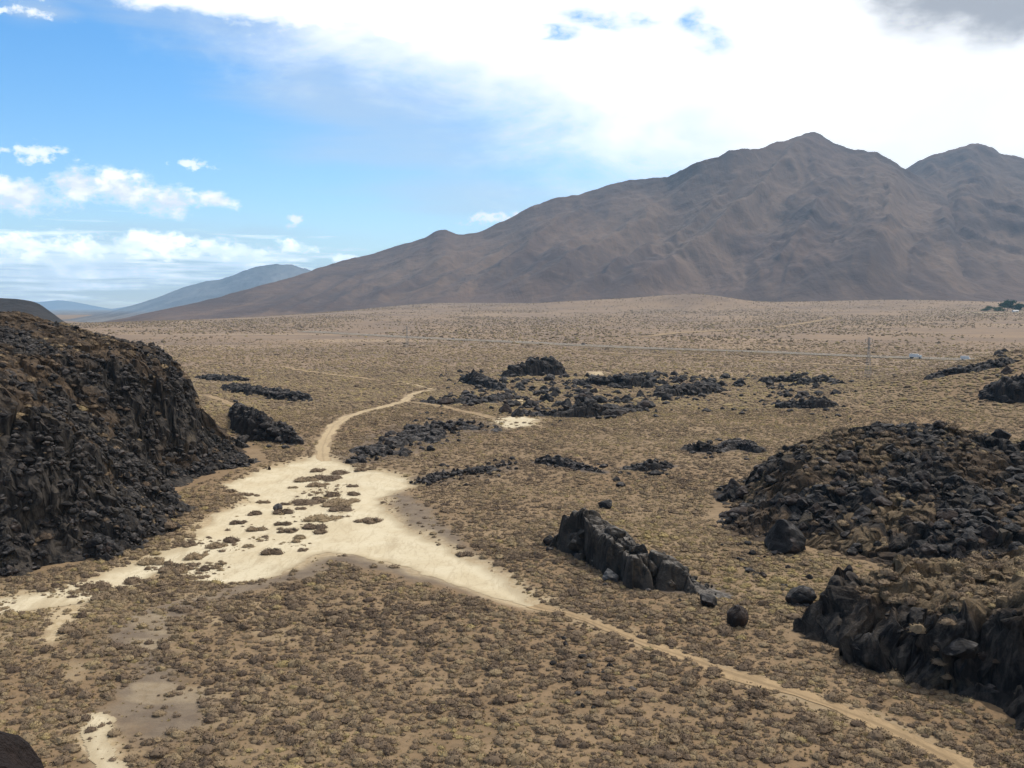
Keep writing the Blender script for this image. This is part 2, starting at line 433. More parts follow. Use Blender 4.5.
def massif_h(x, y, detail=True):
    s = sdf(MASSIF, x, y)
    front = sstep(150, 132, y)
    n1 = fbm(x / 14, y / 14, seed=51, oct=3)
    sn = s + 1.6 * n1 * (1 - 0.3 * front)
    if detail:
        wx, wy = x + 1.2 * vnoise(x / 4, y / 4, seed=81), y + 1.2 * vnoise(x / 4, y / 4, seed=82)
        c1, e1 = worley(wx / 4.6, wy / 4.6, 60); c2, e2 = worley(wx / 1.8, wy / 1.8, 64)
        c3, e3 = worley(wx / 8.5 + .3, wy / 8.5, 68)
        sn = sn + (2.2 * (c1 - .5) + 0.8 * (c2 - .5) + 3.6 * (c3 - .5) * front - 1.6 * np.exp(-e3 * 8) * front) * (0.35 + 0.65 * front)
    bench = 6.6 + 4.6 * sstep(118, 92, y) + 1.0 * vnoise(x / 11, y / 11, seed=53)
    hill = 9.0 * np.exp(-(((x - 84) / 30) ** 2 + ((y - 206) / 26) ** 2)) + 2.0 * np.exp(-(((x - 62) / 12) ** 2 + ((y - 190) / 16) ** 2))
    step = 3.6 + 2.2 * sstep(135, 200, y)
    top = np.where(y > 120, bench * (1 - sstep(120, 150, y)) + step * sstep(120, 150, y), bench) + hill
    z = top * (0.55 * sstep(-0.5, 2.6, sn) + 0.45 * sstep(0.5, 6.0, sn)) * front + (1 - front) * top * sstep(-1, 17, sn) - 1.5 * sstep(1, -4, sn)
    rock = np.maximum(np.exp(-((sn - 1.0) / 2.2) ** 2) * front, 0)
    if detail:
        z = z + ((c1 - .5) * 1.7 + (c2 - .5) * 1.2 - 0.9 * np.exp(-e2 * 9)) * sstep(0, 3, sn) + 0.6 * fbm(x / 6, y / 6, seed=57, oct=4)
        rk2 = sstep(0.42, 0.66, 0.5 + 0.5 * fbm(x / 11, y / 11, seed=58, oct=4))
        bench_ = sstep(3.5, 6.5, sn) * sstep(152, 142, y)
        rock = np.clip(np.maximum(rock, rk2 * (1 - .9 * bench_)), 0, 1)
        pale = np.clip(.9 * bench_ + .8 * sstep(0.05, 0.5, fbm(x / 9, y / 9, seed=59, oct=3)), 0, 1)
        rock = np.where(rock < .35, -pale, rock)
    z = z - (1.6 * np.exp(-e3 * 7) * sstep(0, 3, sn) * front if detail else 0)
    return z, rock, sn

# outcrops: ridge line in pixels (px, base row, height px, half width m)
OUTCROPS = [
 ('long black basalt fin with vertical cracks beside the right-hand dirt track', [(563, 549, 18, 1.8), (576, 553, 42, 3.2), (598, 562, 50, 3.8), (618, 572, 46, 3.4), (634, 581, 38, 3.4), (654, 587, 40, 4.4), (676, 590, 29, 4.2), (698, 593, 14, 3.2), (722, 596, 5, 2)], 3.4, 'ledge'),
 ('dark jagged outcrop at the far foot of the left mesa', [(232, 412, 8, 2.5), (240, 430, 30, 5), (258, 441, 27, 5.5), (276, 442, 22, 4.5), (293, 444, 8, 3)], 2.8, 'outcrop'),
 ('large dark knob standing alone on the middle plain', [(508, 377, 8, 7), (522, 376, 15, 9), (540, 375, 21, 10), (552, 375, 18, 9), (561, 374, 8, 6)], 4.0, 'outcrop'),
 ('small dark block outcrop left of the lone knob', [(466, 383, 11, 6), (480, 386, 13, 7), (494, 389, 8, 6), (504, 391, 4, 4)], 3.5, 'outcrop'),
 ('long low lava slab left of the winding track', [(228, 390, 5, 6), (250, 396, 7, 9), (275, 401, 10, 9), (305, 403, 6, 6)], 3.0, 'slab'),
 ('thin low dark ledge behind the left mesa edge', [(198, 379, 3, 5), (215, 382, 6, 6), (245, 383, 4, 5)], 3.0, 'slab'),
 ('broad low tongue of grey-black lava right of the winding track', [(352, 464, 12, 5), (375, 458, 14, 8), (400, 448, 16, 11), (430, 434, 14, 13), (455, 428, 10, 11), (485, 432, 6, 7)], 3.0, 'tongue'),
 ('low dark lava strip above the sand wash mouth', [(412, 484, 7, 3), (435, 482, 11, 4.5), (460, 477, 12, 5), (485, 474, 9, 4.5), (512, 466, 5, 3.5)], 2.4, 'tongue'),
 ('thin dark lava wall in front of the block outcrop', [(424, 403, 4, 5), (450, 406, 7, 6), (470, 405, 8, 6), (498, 403, 9, 7), (515, 399, 6, 5)], 3.0, 'outcrop'),
 ('dark lava ridge forming the near edge of the lava field', [(530, 416, 6, 5), (560, 418, 10, 6), (590, 417, 20, 7), (612, 416, 9, 6), (640, 412, 8, 5)], 3.0, 'outcrop'),
 ('long dark lava ridge across the back of the lava field', [(583, 386, 8, 6), (602, 386, 12, 7), (628, 387, 14, 7), (650, 386, 9, 6)], 3.2, 'outcrop'),
 ('black lava ridge at the right end of the lava field', [(660, 398, 9, 6), (680, 396, 15, 7), (700, 395, 14, 7), (722, 391, 6, 5)], 3.2, 'outcrop'),
 ('pair of dark humps alone on the scrub plain', [(690, 452, 6, 3), (705, 453, 10, 3.5), (722, 452, 3, 2.5), (738, 448, 12, 3.5), (758, 452, 8, 3)], 2.4, 'outcrop'),
 ('low dark row of rocks along the far right plain', [(764, 382, 7, 5), (790, 382, 8, 5), (815, 384, 7, 5), (836, 384, 5, 4)], 3.0, 'outcrop'),
 ('dark block outcrop in front of the far rock row', [(778, 408, 7, 5), (800, 410, 9, 5), (820, 411, 14, 6), (834, 410, 7, 4)], 2.8, 'outcrop'),
 ('thin dark ledge below the highway at the far right', [(893, 377, 2.5, 4), (915, 378, 3, 4), (940, 378, 2.5, 4)], 3.0, 'slab'),
 ('low dark clump of rock in the middle of the scrub plain', [(632, 473, 5, 2.5), (650, 473, 10, 3), (668, 470, 6, 2.5)], 2.2, 'outcrop'),
 ('low dark heap left of the middle scrub clump', [(543, 464, 7, 3), (560, 466, 9, 3), (580, 472, 6, 3), (604, 476, 3, 2)], 2.2, 'outcrop'),
 ('dark ridge of rocks along the crest of the right slope', [(935, 379, 5, 4), (958, 374, 6, 5), (985, 371, 6, 5), (1010, 366, 6, 5)], 3.0, 'crest'),
 ('black outcrop cut by the right picture edge', [(996, 398, 10, 5), (1012, 402, 18, 7), (1035, 404, 22, 8)], 3.0, 'crest'),
]
OC = []
for lab, nodes, cell, typ in OUTCROPS:
    pts = []
    for px, pb, hp, hw in nodes:
        p = at(px, pb)
        if typ == 'crest':
            # on the right slope: march the ray down to the rising ground
            d = ray(px, pb); t = 200.0
            while t < 1500 and CAMZ + d[2] * t > float(zf(np.array([d[0] * t]), np.array([d[1] * t]))[0]): t += 2
            p = np.array([0, 0, CAMZ]) + d * t
        if typ == 'tongue': hp *= 0.5
        if typ == 'outcrop' and np.hypot(p[0], p[1]) > 330: hw *= 0.68; hp *= 0.8 if 'knob' not in lab else 1.0
        pts.append((p[0], p[1] + hw * 0.9, hp * np.hypot(p[0], p[1]) / 1000.0, hw))
    OC.append((lab, np.array(pts), cell, typ))

def oc_field(pts, x, y):
    best = np.full(x.shape, 1e9); h = np.zeros(x.shape); sg = np.zeros(x.shape)
    for (ax, ay, ah, aw), (bx, by, bh, bw) in zip(pts[:-1], pts[1:]):
        ex, ey = bx - ax, by - ay
        t = np.clip(((x - ax) * ex + (y - ay) * ey) / (ex * ex + ey * ey), 0, 1)
        dx, dy = x - ax - t * ex, y - ay - t * ey
        w = aw + (bw - aw) * t
        d = np.hypot(dx, dy) / w
        m = d < best
        best = np.where(m, d, best); h = np.where(m, ah + (bh - ah) * t, h)
        sg = np.where(m, dy / w, sg)
    return best, h, sg

# ------------------------------------------------------------------ the ground sheet
def build_ground():
    fine = np.arange(R(-38), R(38) + 1e-6, 0.0026)
    left = np.linspace(-math.pi, R(-38), 60)[:-1]; right = np.linspace(R(38), math.pi, 60)[1:]
    az = np.concatenate([left, fine, right])
    rr = [22.0]
    while rr[-1] < 60: rr.append(rr[-1] * 1.08)
    while rr[-1] < 520: rr.append(rr[-1] * 1.0062)
    while rr[-1] < 6500: rr.append(rr[-1] * 1.015)
    while rr[-1] < 60000: rr.append(rr[-1] * 1.10)
    rr = np.array(rr)
    A, RR = np.meshgrid(az, rr)
    x, y = (RR * np.sin(A)).ravel(), (RR * np.cos(A)).ravel()
    z = zf(x, y)
    nx, ny = len(az), len(rr)
    r = RR.ravel()
    nz = fbm(x / 5, y / 5, seed=90, oct=4)
    nb = fbm(x / 22, y / 22, seed=93, oct=4)
    sand = np.zeros_like(x); silt = np.zeros_like(x)
    w = (r < 700) & (y > 0)
    xs, ys = x[w], y[w]
    s = sdf(WASH, xs, ys)
    sa = 0.8 * sstep(-3.4, 0.3, s + 1.5 * nz[w])
    for p in PATCHES:
        s2 = sdf(p, xs, ys); d0 = np.hypot(*np.mean(p, 0))
        k = d0 / 100.0
        sa = np.maximum(sa, 0.95 * sstep(-1.0 * k, 1.2 * k, s2 + 1.2 * k * nz[w]))
    # thin bare strips among the shrubs at lower left
    lf = sstep(-18, -38, xs) * sstep(160, 120, ys)
    sa = np.maximum(sa, lf * 0.32 * sstep(0.15, 0.5, fbm(xs / 9, ys / 6, seed=97, oct=3)))
    for tr in (TRACK1, TRACK2, TRACK4):
        d = dline(tr, xs, ys)
        sa = np.maximum(sa, 0.35 * sstep(3.6, 1.0, d + 0.8 * nz[w]))
    si = np.zeros_like(xs)
    for p in SILT:
        si = np.maximum(si, sstep(-1.8, 1.8, sdf(p, xs, ys) + 1.6 * nz[w] + 1.5 * nb[w] - 0.5))
    sand[w] = sa; silt[w] = si * 0.85
    dark = np.zeros_like(x)
    for lab, pts, cell, typ in OC:
        if typ == 'crest': continue
        c = pts[:, :2].mean(0); rad = np.abs(pts[:, :2] - c).max() + 40
        q = (np.abs(x - c[0]) < rad) & (np.abs(y - c[1]) < rad)
        b, h, sg = oc_field(pts, x[q], y[q])
        dark[q] = np.maximum(dark[q], (0.55 if typ in ('slab', 'tongue') else 0.8) * sstep(1.7, 0.9, b + 0.6 * nz[q]))
    far = sstep(380, 620, r) * 0.95
    V = np.stack([x, y, z], 1)
    f = grid_faces(nx, ny)[:, ::-1]
    me = np_mesh('ground', V, [f], {'sand': sand, 'silt': silt, 'dark': dark, 'far': far}, smooth=True, mats=[M_ground])
    tag(link('ground', me), 'tan desert plain dotted with dry scrub reaching to the mountains', 'ground', kind='structure')
build_ground()

def build_sheet(name, poly, res, mat, label, lift=0.04, amp=1.0):
    P = np.array(poly); x0, y0 = P.min(0) - 2; x1, y1 = P.max(0) + 2
    xs = np.arange(x0, x1, res); ys = np.arange(y0, y1, res)
    X, Y = np.meshgrid(xs, ys); x, y = X.ravel(), Y.ravel()
    s = sdf(poly, x, y) + amp * fbm(x / 4.5, y / 4.5, seed=101, oct=4)
    nx, ny = len(xs), len(ys)
    f = grid_faces(nx, ny)
    keep = s[f].mean(1) > 0
    z = zf(x, y) + lift
    V, f, a = compact(np.stack([x, y, z], 1), f[keep], {'rim': sstep(2.2, 0.0, s)})
    me = np_mesh(name, V, [f], a, smooth=True, mats=[mat])
    return tag(link(name, me), label, 'sand wash' if 'wash' in name else 'sand', kind='structure')
build_sheet('sand_wash', WASH, 0.32, M_sand, 'pale bare sand wash spreading across the valley floor')
for p_, l_ in ((PATCHES[0], 'small pale sand patch at the lower left of the scrub'), (PATCHES[2], 'pale sand patch at the near edge of the lava field')):
    d0 = np.hypot(*np.mean(p_, 0))
    build_sheet('sand_patch', p_, 0.0022 * d0, M_sand, l_, lift=0.05, amp=0.010 * d0)

def build_strip(name, line, hw, mat, label, lift=0.05, step=1.2, rag=0.35, cat='dirt track', across=5):
    P = np.array(line); d = np.r_[0, np.cumsum(np.hypot(*np.diff(P, axis=0).T))]
    # smooth the line by resampling with a small kernel
    n = max(8, int(d[-1] / step)); t = np.linspace(0, d[-1], n)
    px, py = np.interp(t, d, P[:, 0]), np.interp(t, d, P[:, 1])
    k = max(1, n // 40)
    for _ in range(3):
        q = np.pad(px, k, mode='edge'); px = np.convolve(q, np.ones(2 * k + 1) / (2 * k + 1), 'valid')
        q = np.pad(py, k, mode='edge'); py = np.convolve(q, np.ones(2 * k + 1) / (2 * k + 1), 'valid')
    tx, ty = np.gradient(px), np.gradient(py); L = np.hypot(tx, ty) + 1e-9
    nx_, ny_ = -ty / L, tx / L
    off = np.linspace(-1, 1, across)
    V = []; rim = []
    for j, o in enumerate(off):
        w = hw * (1 + rag * fbm(px / 6 + 40 * np.sign(o), py / 6, seed=111, oct=3))
        x, y = px + nx_ * w * o, py + ny_ * w * o
        V.append(np.stack([x, y, zf(x, y) + lift], 1)); rim.append(np.full(n, 1.0 if abs(o) > 0.85 else (0.85 if abs(o) < 0.2 else 0.0)))
    V = np.stack(V, 1).reshape(-1, 3); rim = np.stack(rim, 1).ravel()
    f = grid_faces(across, n)[:, ::-1]
    me = np_mesh(name, V, [f], {'rim': rim}, smooth=True, mats=[mat])
    # make sure it faces up
    if me.polygons[0].normal.z < 0: me.flip_normals()
    return tag(link(name, me), label, cat, kind='structure')
build_strip('dirt_track', TRACK1, 1.45, M_track, 'tan dirt track running diagonally through the foreground scrub', across=11, rag=.55, step=.8)
build_strip('dirt_track', TRACK2, 1.9, M_trackp, 'pale dirt track winding from the sand wash into the plain', step=2, across=9, rag=.6)
build_strip('dirt_track', TRACK3, 2.6, M_trackp, 'short far spur of the winding dirt track', step=3, lift=0.15)
build_strip('dirt_track', TRACK4, 1.7, M_track, 'faint dirt track crossing behind the lava tongue', step=3, lift=0.12)
build_strip('dirt_track', TRACK5, 1.8, M_track, 'faint dirt track below the low lava slab', step=3, lift=0.1)
build_strip('dirt_track', TRACK6, 2.6, M_track, 'far dirt track on the left of the plain', step=5, lift=0.3, rag=0.9)
build_strip('dirt_track', TRACK7, 3.4, M_track, 'long pale track running along this side of the highway', step=8, lift=0.35, rag=0.9)
build_strip('dirt_track', TRACK8, 9.0, M_track, 'pale track beyond the highway heading for the mountain', step=15, lift=0.5, rag=1.1)
M_asph = mat_sand('worn_asphalt', (0.12, 0.112, 0.10), (0.145, 0.13, 0.112), (0.165, 0.138, 0.105))
M_line = mat_plain('road_paint', (0.78, 0.78, 0.74), 0.7)
build_strip('road_verge', HWY, 17.0, M_track, 'wide pale graded verge on both sides of the highway', lift=0.35, step=12, rag=0.5, cat='road verge', across=9)
H = np.array(HWY); hn = np.array([H[-1, 1] - H[0, 1], -(H[-1, 0] - H[0, 0])]); hn = hn / np.linalg.norm(hn)
if hn[1] > 0: hn = -hn                                   # towards the viewer
def hoff(k): return [tuple(p + hn * k) for p in H]
for k, l_ in ((9, 'near carriageway of the highway crossing the plain'), (-11, 'far carriageway of the highway crossing the plain')):
    build_strip('highway', hoff(k), 5.5, M_asph, l_, lift=0.55, step=12, rag=0.0, cat='highway')
    for e in (-4.6, 4.6):
        build_strip('road_marking', hoff(k + e), 0.16, M_line, 'white edge line of the highway carriageway', lift=0.57, step=12, rag=0, cat='road marking', across=2)

# ------------------------------------------------------------------ hills
def build_height(name, fn, x0, x1, y0, y1, res, smin, label):
    xs = np.arange(x0, x1, res); ys = np.arange(y0, y1, res)
    X, Y = np.meshgrid(xs, ys); x, y = X.ravel(), Y.ravel()
    z, rock, sn = fn(x, y)
    g = zf(x, y)
    f = grid_faces(len(xs), len(ys))
    keep = (sn[f].max(1) > smin)
    # sideways jitter breaks the grid on steep faces
    jx = 1.3 * vnoise(x / 3.6, y / 3.6, z / 2.4, seed=121) + 0.55 * vnoise(x / 1.3, y / 1.3, z / 1.1, seed=123); jy = 1.3 * vnoise(x / 3.6, y / 3.6, z / 2.4, seed=122) + 0.55 * vnoise(x / 1.3, y / 1.3, z / 1.1, seed=124)
    V, f, a = compact(np.stack([x + jx, y + jy, z + g * sstep(6, 0, sn)], 1), f[keep], {'rock': rock})
    me = np_mesh(name, V, [f], a, smooth=False, mats=[M_hill])
    return tag(link(name, me), label, 'hill', kind='structure')
build_height('hill', mesa_h, -215, -58, 108, 345, 0.38, -4, 'dark lava mesa with cracked cliffs and boulder slopes on the left')
build_height('hill', massif_h, 30, 165, 52, 250, 0.30, -2, 'black boulder-covered lava hill and cliff bench on the right')

# ------------------------------------------------------------------ mountains
def build_mountain(name, prof, Dc, Db, base_row, mat, label, amp=0.16, nu=420, nt=130, gs=520., back=1.45, zmin=None, seed=0, spur=None):
    prof = np.array(prof, float)
    u = np.linspace(prof[0, 0], prof[-1, 0], nu)
    crest = np.interp(u, prof[:, 0], prof[:, 1])
    k = np.ones(5) / 5; cs = np.convolve(np.pad(crest, 2, mode='edge'), k, 'valid'); crest = 0.5 * crest + 0.5 * cs
    t = np.concatenate([np.linspace(0, 1, nt), np.linspace(1, back, 24)[1:]])
    U, T = np.meshgrid(u, t)
    if callable(Dc): Dc = Dc(u)
    dc = Dc * (1 + 0.05 * vnoise(u / 90, u * 0 + seed, seed=seed + 5))
    C = np.array([[r[0] / r[1], r[2] / r[1]] for r in (ray(a, b) for a, b in zip(u, crest))])   # slopes per unit depth
    zc = CAMZ + C[:, 1] * dc
    xc = C[:, 0] * dc
    db = Db(u) if callable(Db) else np.full(nu, Db)
    # the foot lies more spread out than the crest so that the flanks fan out
    xb = C[:, 0] * db
    zb = zf(xb, db) - 25
    X = xb + (xc - xb) * T; Y = db + (dc - db) * T
    front = np.clip(T, 0, 1)
    h = zc - zb
    Z = zb + h * (front ** 1.28)
    Z = np.where(T > 1, zc - h * 0.9 * (T - 1) / (back - 1) ** 1.0, Z)
    wx = X + 260 * fbm(X / 900, Y / 900, seed=seed + 1, oct=3); 
    g = ridged(wx / gs - 0.38 * Y / gs, Y / (gs * 7), seed + 2, 5)
    g2 = ridged(wx / (gs * 2.9) - 0.5 * Y / (gs * 2.9) + 4, Y / (gs * 12), seed + 9, 2)
    env = np.clip(4 * T * (1 - T), 0, 1) ** 0.8 * sstep(0.0, 0.25, T)
    env = np.where(T > 1, 0, env)
    dz = h * amp * env * ((g - 0.55) * 0.60 + (g2 - 0.5) * 0.70)
    dz = dz + h * 0.035 * env * (ridged(wx / (gs * .36) - 0.3 * Y / (gs * .36), Y / (gs * 2.4), seed + 12, 4) - .5)
    dz = dz + h * 0.016 * fbm(X / 130, Y / 130, seed=seed + 3, oct=4) * np.clip(T * 3, 0, 1)
    if spur is not None: dz = dz + spur(U, T, h)
    Z = Z + dz
    gul = sstep(0.50, 0.22, g) * env
    V = np.stack([X.ravel(), Y.ravel(), Z.ravel()], 1)
    f = grid_faces(nu, len(t))
    me = np_mesh(name, V, [f], {'gully': gul.ravel()}, smooth=True, mats=[mat])
    return tag(link(name, me), label, 'mountain', kind='structure')

def main_spurs(U, T, h):
    # long ridges that leave the crest and run down to the left, as on the real range
    out = np.zeros_like(U)
    wob = 9 * vnoise(U / 40, T * 5, seed=231) + 5 * vnoise(U / 15, T * 11, seed=232)
    for u0, sh, w, a, t0 in ((905, 40, 26, .10, 1.0), (868, 120, 20, .08, .9), (812, 210, 24, .12, 1.0), (760, 215, 18, .08, .92), (705, 215, 22, .11, .95), (655, 190, 16, .07, .8),
                             (600, 190, 20, .10, .9), (545, 170, 15, .07, .85), (500, 165, 17, .09, .9), (446, 150, 15, .08, .95), (395, 140, 13, .07, .85), (340, 110, 12, .07, .85), (840, 60, 14, .06, .7), (960, 20, 20, .07, .9)):
        ur = u0 - sh * (1 - T) ** 1.15 + wob
        d = (U - ur) / (w * (1.5 - 0.6 * T))
        ww = np.where(d < 0, np.exp(-np.abs(d * .8) ** 1.2), np.exp(-np.abs(d * 1.25) ** 1.2))
        out = np.maximum(out, a * ww * sstep(0.03, 0.3, T) * sstep(t0 + .04, t0 - .25, T))
    return out * h * 1.15
M_main = mat_mountain('brown_mountain', (0.086, 0.053, 0.038), (0.150, 0.098, 0.064), (0.054, 0.034, 0.027))  # tones kept low so the colour carries the cloud shade over the range
M_second = mat_mountain('forested_mountain', (0.058, 0.043, 0.034), (0.095, 0.072, 0.052), (0.036, 0.029, 0.025), speck=(1250, 1900, (0.12, 0.112, 0.08)))
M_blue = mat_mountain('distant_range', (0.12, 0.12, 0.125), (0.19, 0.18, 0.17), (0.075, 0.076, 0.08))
M_mesa2 = mat_mountain('dark_hill', (0.020, 0.018, 0.018), (0.035, 0.028, 0.025), (0.013, 0.012, 0.012))
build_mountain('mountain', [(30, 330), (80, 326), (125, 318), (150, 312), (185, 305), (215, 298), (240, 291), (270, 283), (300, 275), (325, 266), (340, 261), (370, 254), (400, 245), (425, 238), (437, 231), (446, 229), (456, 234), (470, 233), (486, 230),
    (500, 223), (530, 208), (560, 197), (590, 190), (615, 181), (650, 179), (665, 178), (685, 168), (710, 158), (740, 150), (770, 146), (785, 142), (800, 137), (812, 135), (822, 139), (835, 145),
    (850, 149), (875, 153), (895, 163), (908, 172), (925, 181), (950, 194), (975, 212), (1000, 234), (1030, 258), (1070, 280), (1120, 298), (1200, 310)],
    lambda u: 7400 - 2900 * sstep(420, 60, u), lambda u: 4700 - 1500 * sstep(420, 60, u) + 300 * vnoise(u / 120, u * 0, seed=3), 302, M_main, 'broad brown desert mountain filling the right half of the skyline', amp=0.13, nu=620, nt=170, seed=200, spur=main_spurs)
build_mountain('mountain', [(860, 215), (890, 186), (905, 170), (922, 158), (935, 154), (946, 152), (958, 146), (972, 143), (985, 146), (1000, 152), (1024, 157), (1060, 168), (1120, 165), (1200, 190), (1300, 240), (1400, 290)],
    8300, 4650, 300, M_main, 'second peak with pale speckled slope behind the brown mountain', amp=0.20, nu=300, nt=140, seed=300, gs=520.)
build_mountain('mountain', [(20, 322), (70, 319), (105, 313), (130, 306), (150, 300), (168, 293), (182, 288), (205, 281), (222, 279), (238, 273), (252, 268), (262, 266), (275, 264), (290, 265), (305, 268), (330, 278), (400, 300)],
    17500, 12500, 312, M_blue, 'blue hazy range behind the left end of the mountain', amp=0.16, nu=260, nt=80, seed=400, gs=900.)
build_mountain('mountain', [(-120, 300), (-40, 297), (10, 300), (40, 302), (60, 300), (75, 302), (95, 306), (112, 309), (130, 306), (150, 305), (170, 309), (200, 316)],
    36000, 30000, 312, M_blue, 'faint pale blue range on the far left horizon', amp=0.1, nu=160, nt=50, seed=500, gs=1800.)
build_mountain('hill', [(-260, 290), (-120, 292), (-40, 295), (0, 298), (18, 299), (32, 301), (40, 304), (47, 309), (54, 314), (66, 323), (80, 328)],
    1700, 1350, 320, M_mesa2, 'dark flat-topped hill behind the left mesa', amp=0.10, nu=160, nt=50, seed=600, gs=120.)

# ------------------------------------------------------------------ rocks
def ico(sub):
    bm = bmesh.new(); bmesh.ops.create_icosphere(bm, subdivisions=sub, radius=1.0)
    V = np.array([v.co[:] for v in bm.verts]); Fc = np.array([[v.index for v in f.verts] for f in bm.faces]); bm.free()
    return V, Fc

def rock_proto(sub, seed, planes=15):
    rg = np.random.default_rng(seed)
    V, Fc = ico(sub)
    V = V * rg.uniform([0.85, 0.7, 0.6], [1.1, 1.0, 0.95])
    for _ in range(planes):
        n = rg.normal(size=3); n /= np.linalg.norm(n)
        o = rg.uniform(0.46, 0.74)
        k = V @ n - o
        V = np.where((k > 0)[:, None], V - np.outer(k, n) * 0.95, V)
    nrm = V / (np.linalg.norm(V, axis=1)[:, None] + 1e-9)
    V = V + nrm * (0.13 * fbm(V[:, 0] * 1.9 + seed, V[:, 1] * 1.6, V[:, 2] * 1.6, seed=seed, oct=4))[:, None]
    V[:, 2] -= V[:, 2].min() * 0.55
    return V, Fc
ROCK_HI = [rock_proto(4, 700 + i) for i in range(7)]
ROCK_MD = [rock_proto(3, 700 + i) for i in range(7)]
ROCK_LO = [rock_proto(2, 700 + i) for i in range(7)]
ROCK_ME = [np_mesh('lava_boulder', V, [f], smooth=False, mats=[M_basalt_o]) for V, f in ROCK_HI]

rocks = []      # (x, y, z, size, variant, rotz, tilt, squash, region)
def add_rock(x, y, z, s, region, squash=1.0):
    rocks.append((x, y, z, s, random.randrange(7), random.uniform(0, 6.28), random.uniform(-.3, .3), squash * random.uniform(.75, 1.1), region))

def gz(x, y):
    return float(zf(np.array([x]), np.array([y]))[0])

def scatter_poly(poly_px, n, smin, smax, region, pw=2.0):
    P = np.array(wp(poly_px)); x0, y0 = P.min(0); x1, y1 = P.max(0); k = 0
    while k < n:
        x, y = RNG.uniform(x0, x1), RNG.uniform(y0, y1)
        if sdf(P, np.array([x]), np.array([y]))[0] < 0: continue
        s = smin + (smax - smin) * RNG.random() ** pw
        add_rock(x, y, gz(x, y) - 0.1 * s, s, region, 0.8); k += 1

scatter_poly([(425, 398), (470, 392), (505, 380), (560, 377), (640, 372), (740, 378), (745, 386), (700, 398), (655, 402), (650, 412), (600, 420), (520, 420), (470, 408), (430, 405)], 460, 1.2, 4.2, 'field', 2.0)
scatter_poly([(540, 425), (600, 395), (660, 372), (760, 374), (860, 384), (850, 425), (760, 420), (690, 410), (640, 425)], 260, 0.6, 2.4, 'field', 2.6)
scatter_poly([(440, 372), (520, 366), (600, 380), (540, 425), (440, 410)], 110, 0.7, 2.6, 'field', 2.4)
scatter_poly([(350, 465), (400, 440), (410, 415), (440, 412), (490, 430), (470, 440), (400, 462)], 90, 0.4, 1.4, 'tongue')
scatter_poly([(408, 488), (440, 466), (515, 458), (520, 470), (470, 490)], 60, 0.35, 1.3, 'tongue')
scatter_poly([(540, 466), (570, 455), (615, 470), (680, 462), (670, 478), (620, 486), (560, 474)], 34, 0.4, 1.4, 'plain')
scatter_poly([(765, 385), (790, 370), (836, 376), (838, 412), (780, 412)], 120, 1.2, 3.6, 'farright')
scatter_poly([(895, 380), (940, 372), (1000, 356), (1024, 354), (1024, 372), (940, 380)], 60, 1.0, 3.0, 'slope')
scatter_poly([(990, 410), (1005, 385), (1030, 378), (1030, 408)], 30, 1.0, 3.2, 'slope')
scatter_poly([(690, 458), (700, 440), (760, 440), (765, 460)], 24, 0.5, 1.6, 'plain')
scatter_poly([(230, 445), (235, 402), (298, 440), (290, 448)], 40, 0.5, 1.8, 'leftcrop')
scatter_poly([(540, 560), (575, 520), (620, 560), (720, 600), (690, 606), (600, 592)], 44, 0.35, 1.1, 'fin')
scatter_poly([(545, 690), (560, 640), (620, 660), (640, 700), (600, 725)], 26, 0.25, 0.7, 'fore')
scatter_poly([(720, 545), (730, 500), (790, 520), (830, 600), (790, 620), (745, 570)], 50, 0.35, 1.3, 'hillfoot')
# rocks the photograph shows one by one: px, base row, width px, squash, region, label, material
SINGLES = [
 (790, 556, 54, 0.95, 'large rounded black boulder at the foot of the right lava hill', 0),
 (738, 628, 25, 1.6, 'tall dark rock standing beside the track below the lava fin', 0),
 (711, 607, 23, 0.9, 'low black boulder at the right tip of the lava fin', 0),
 (804, 606, 34, 0.9, 'dark boulder in the scrub left of the right cliff', 0),
 (611, 581, 24, 0.8, 'pale grey boulder leaning against the lava fin', 1),
 (550, 546, 16, 1.2, 'small black boulder left of the lava fin', 0),
 (606, 508, 16, 0.9, 'small dark boulder on the plain behind the lava fin', 0),
 (277, 510, 10, 1.3, 'blue-grey boulder among shrubs on the pale sand', 1),
 (269, 469, 4, 1.4, 'small reddish-brown rock at the upper sand edge', 2),
 (655, 478, 16, 0.7, 'dark boulder in front of the middle scrub clump', 0),
 (743, 522, 30, 0.9, 'black boulder at the left corner of the right lava hill', 0),
 (773, 524, 32, 0.9, 'black boulder second along the foot of the right lava hill', 0),
 (797, 526, 34, 1.1, 'grey-topped boulder in the row under the right lava hill', 1),
 (845, 525, 44, 1.1, 'broad black boulder ending the row under the right hill', 0),
 (1003, 458, 22, 1.2, 'dark rock standing alone on the right end of the hill crest', 3),
]
for px, pb, w, sq, lab, mk in SINGLES:
    p = at(px, pb); d = np.hypot(p[0], p[1]); s = w * d / 1000 / 1.75
    z = gz(p[0], p[1])
    if mk == 3:
        p = at_depth(px, pb, 215); z = float(massif_h(np.array([p[0]]), np.array([p[1]]))[0][0]); s = w * .215 / 1.75
    o = link('lava_boulder', ROCK_ME[(3, 5, 1, 6)[SINGLES.index((px, pb, w, sq, lab, mk)) % 4]]); o.location = (p[0], p[1] + s * .6, z - 0.12 * s)
    o.scale = (s, s, s * sq); o.rotation_euler = (0, 0, random.uniform(0, 6))
    if mk in (1, 2):
        o.data = o.data.copy(); o.data.materials[0] = M_grey if mk == 1 else M_red
    tag(o, lab, 'boulder')

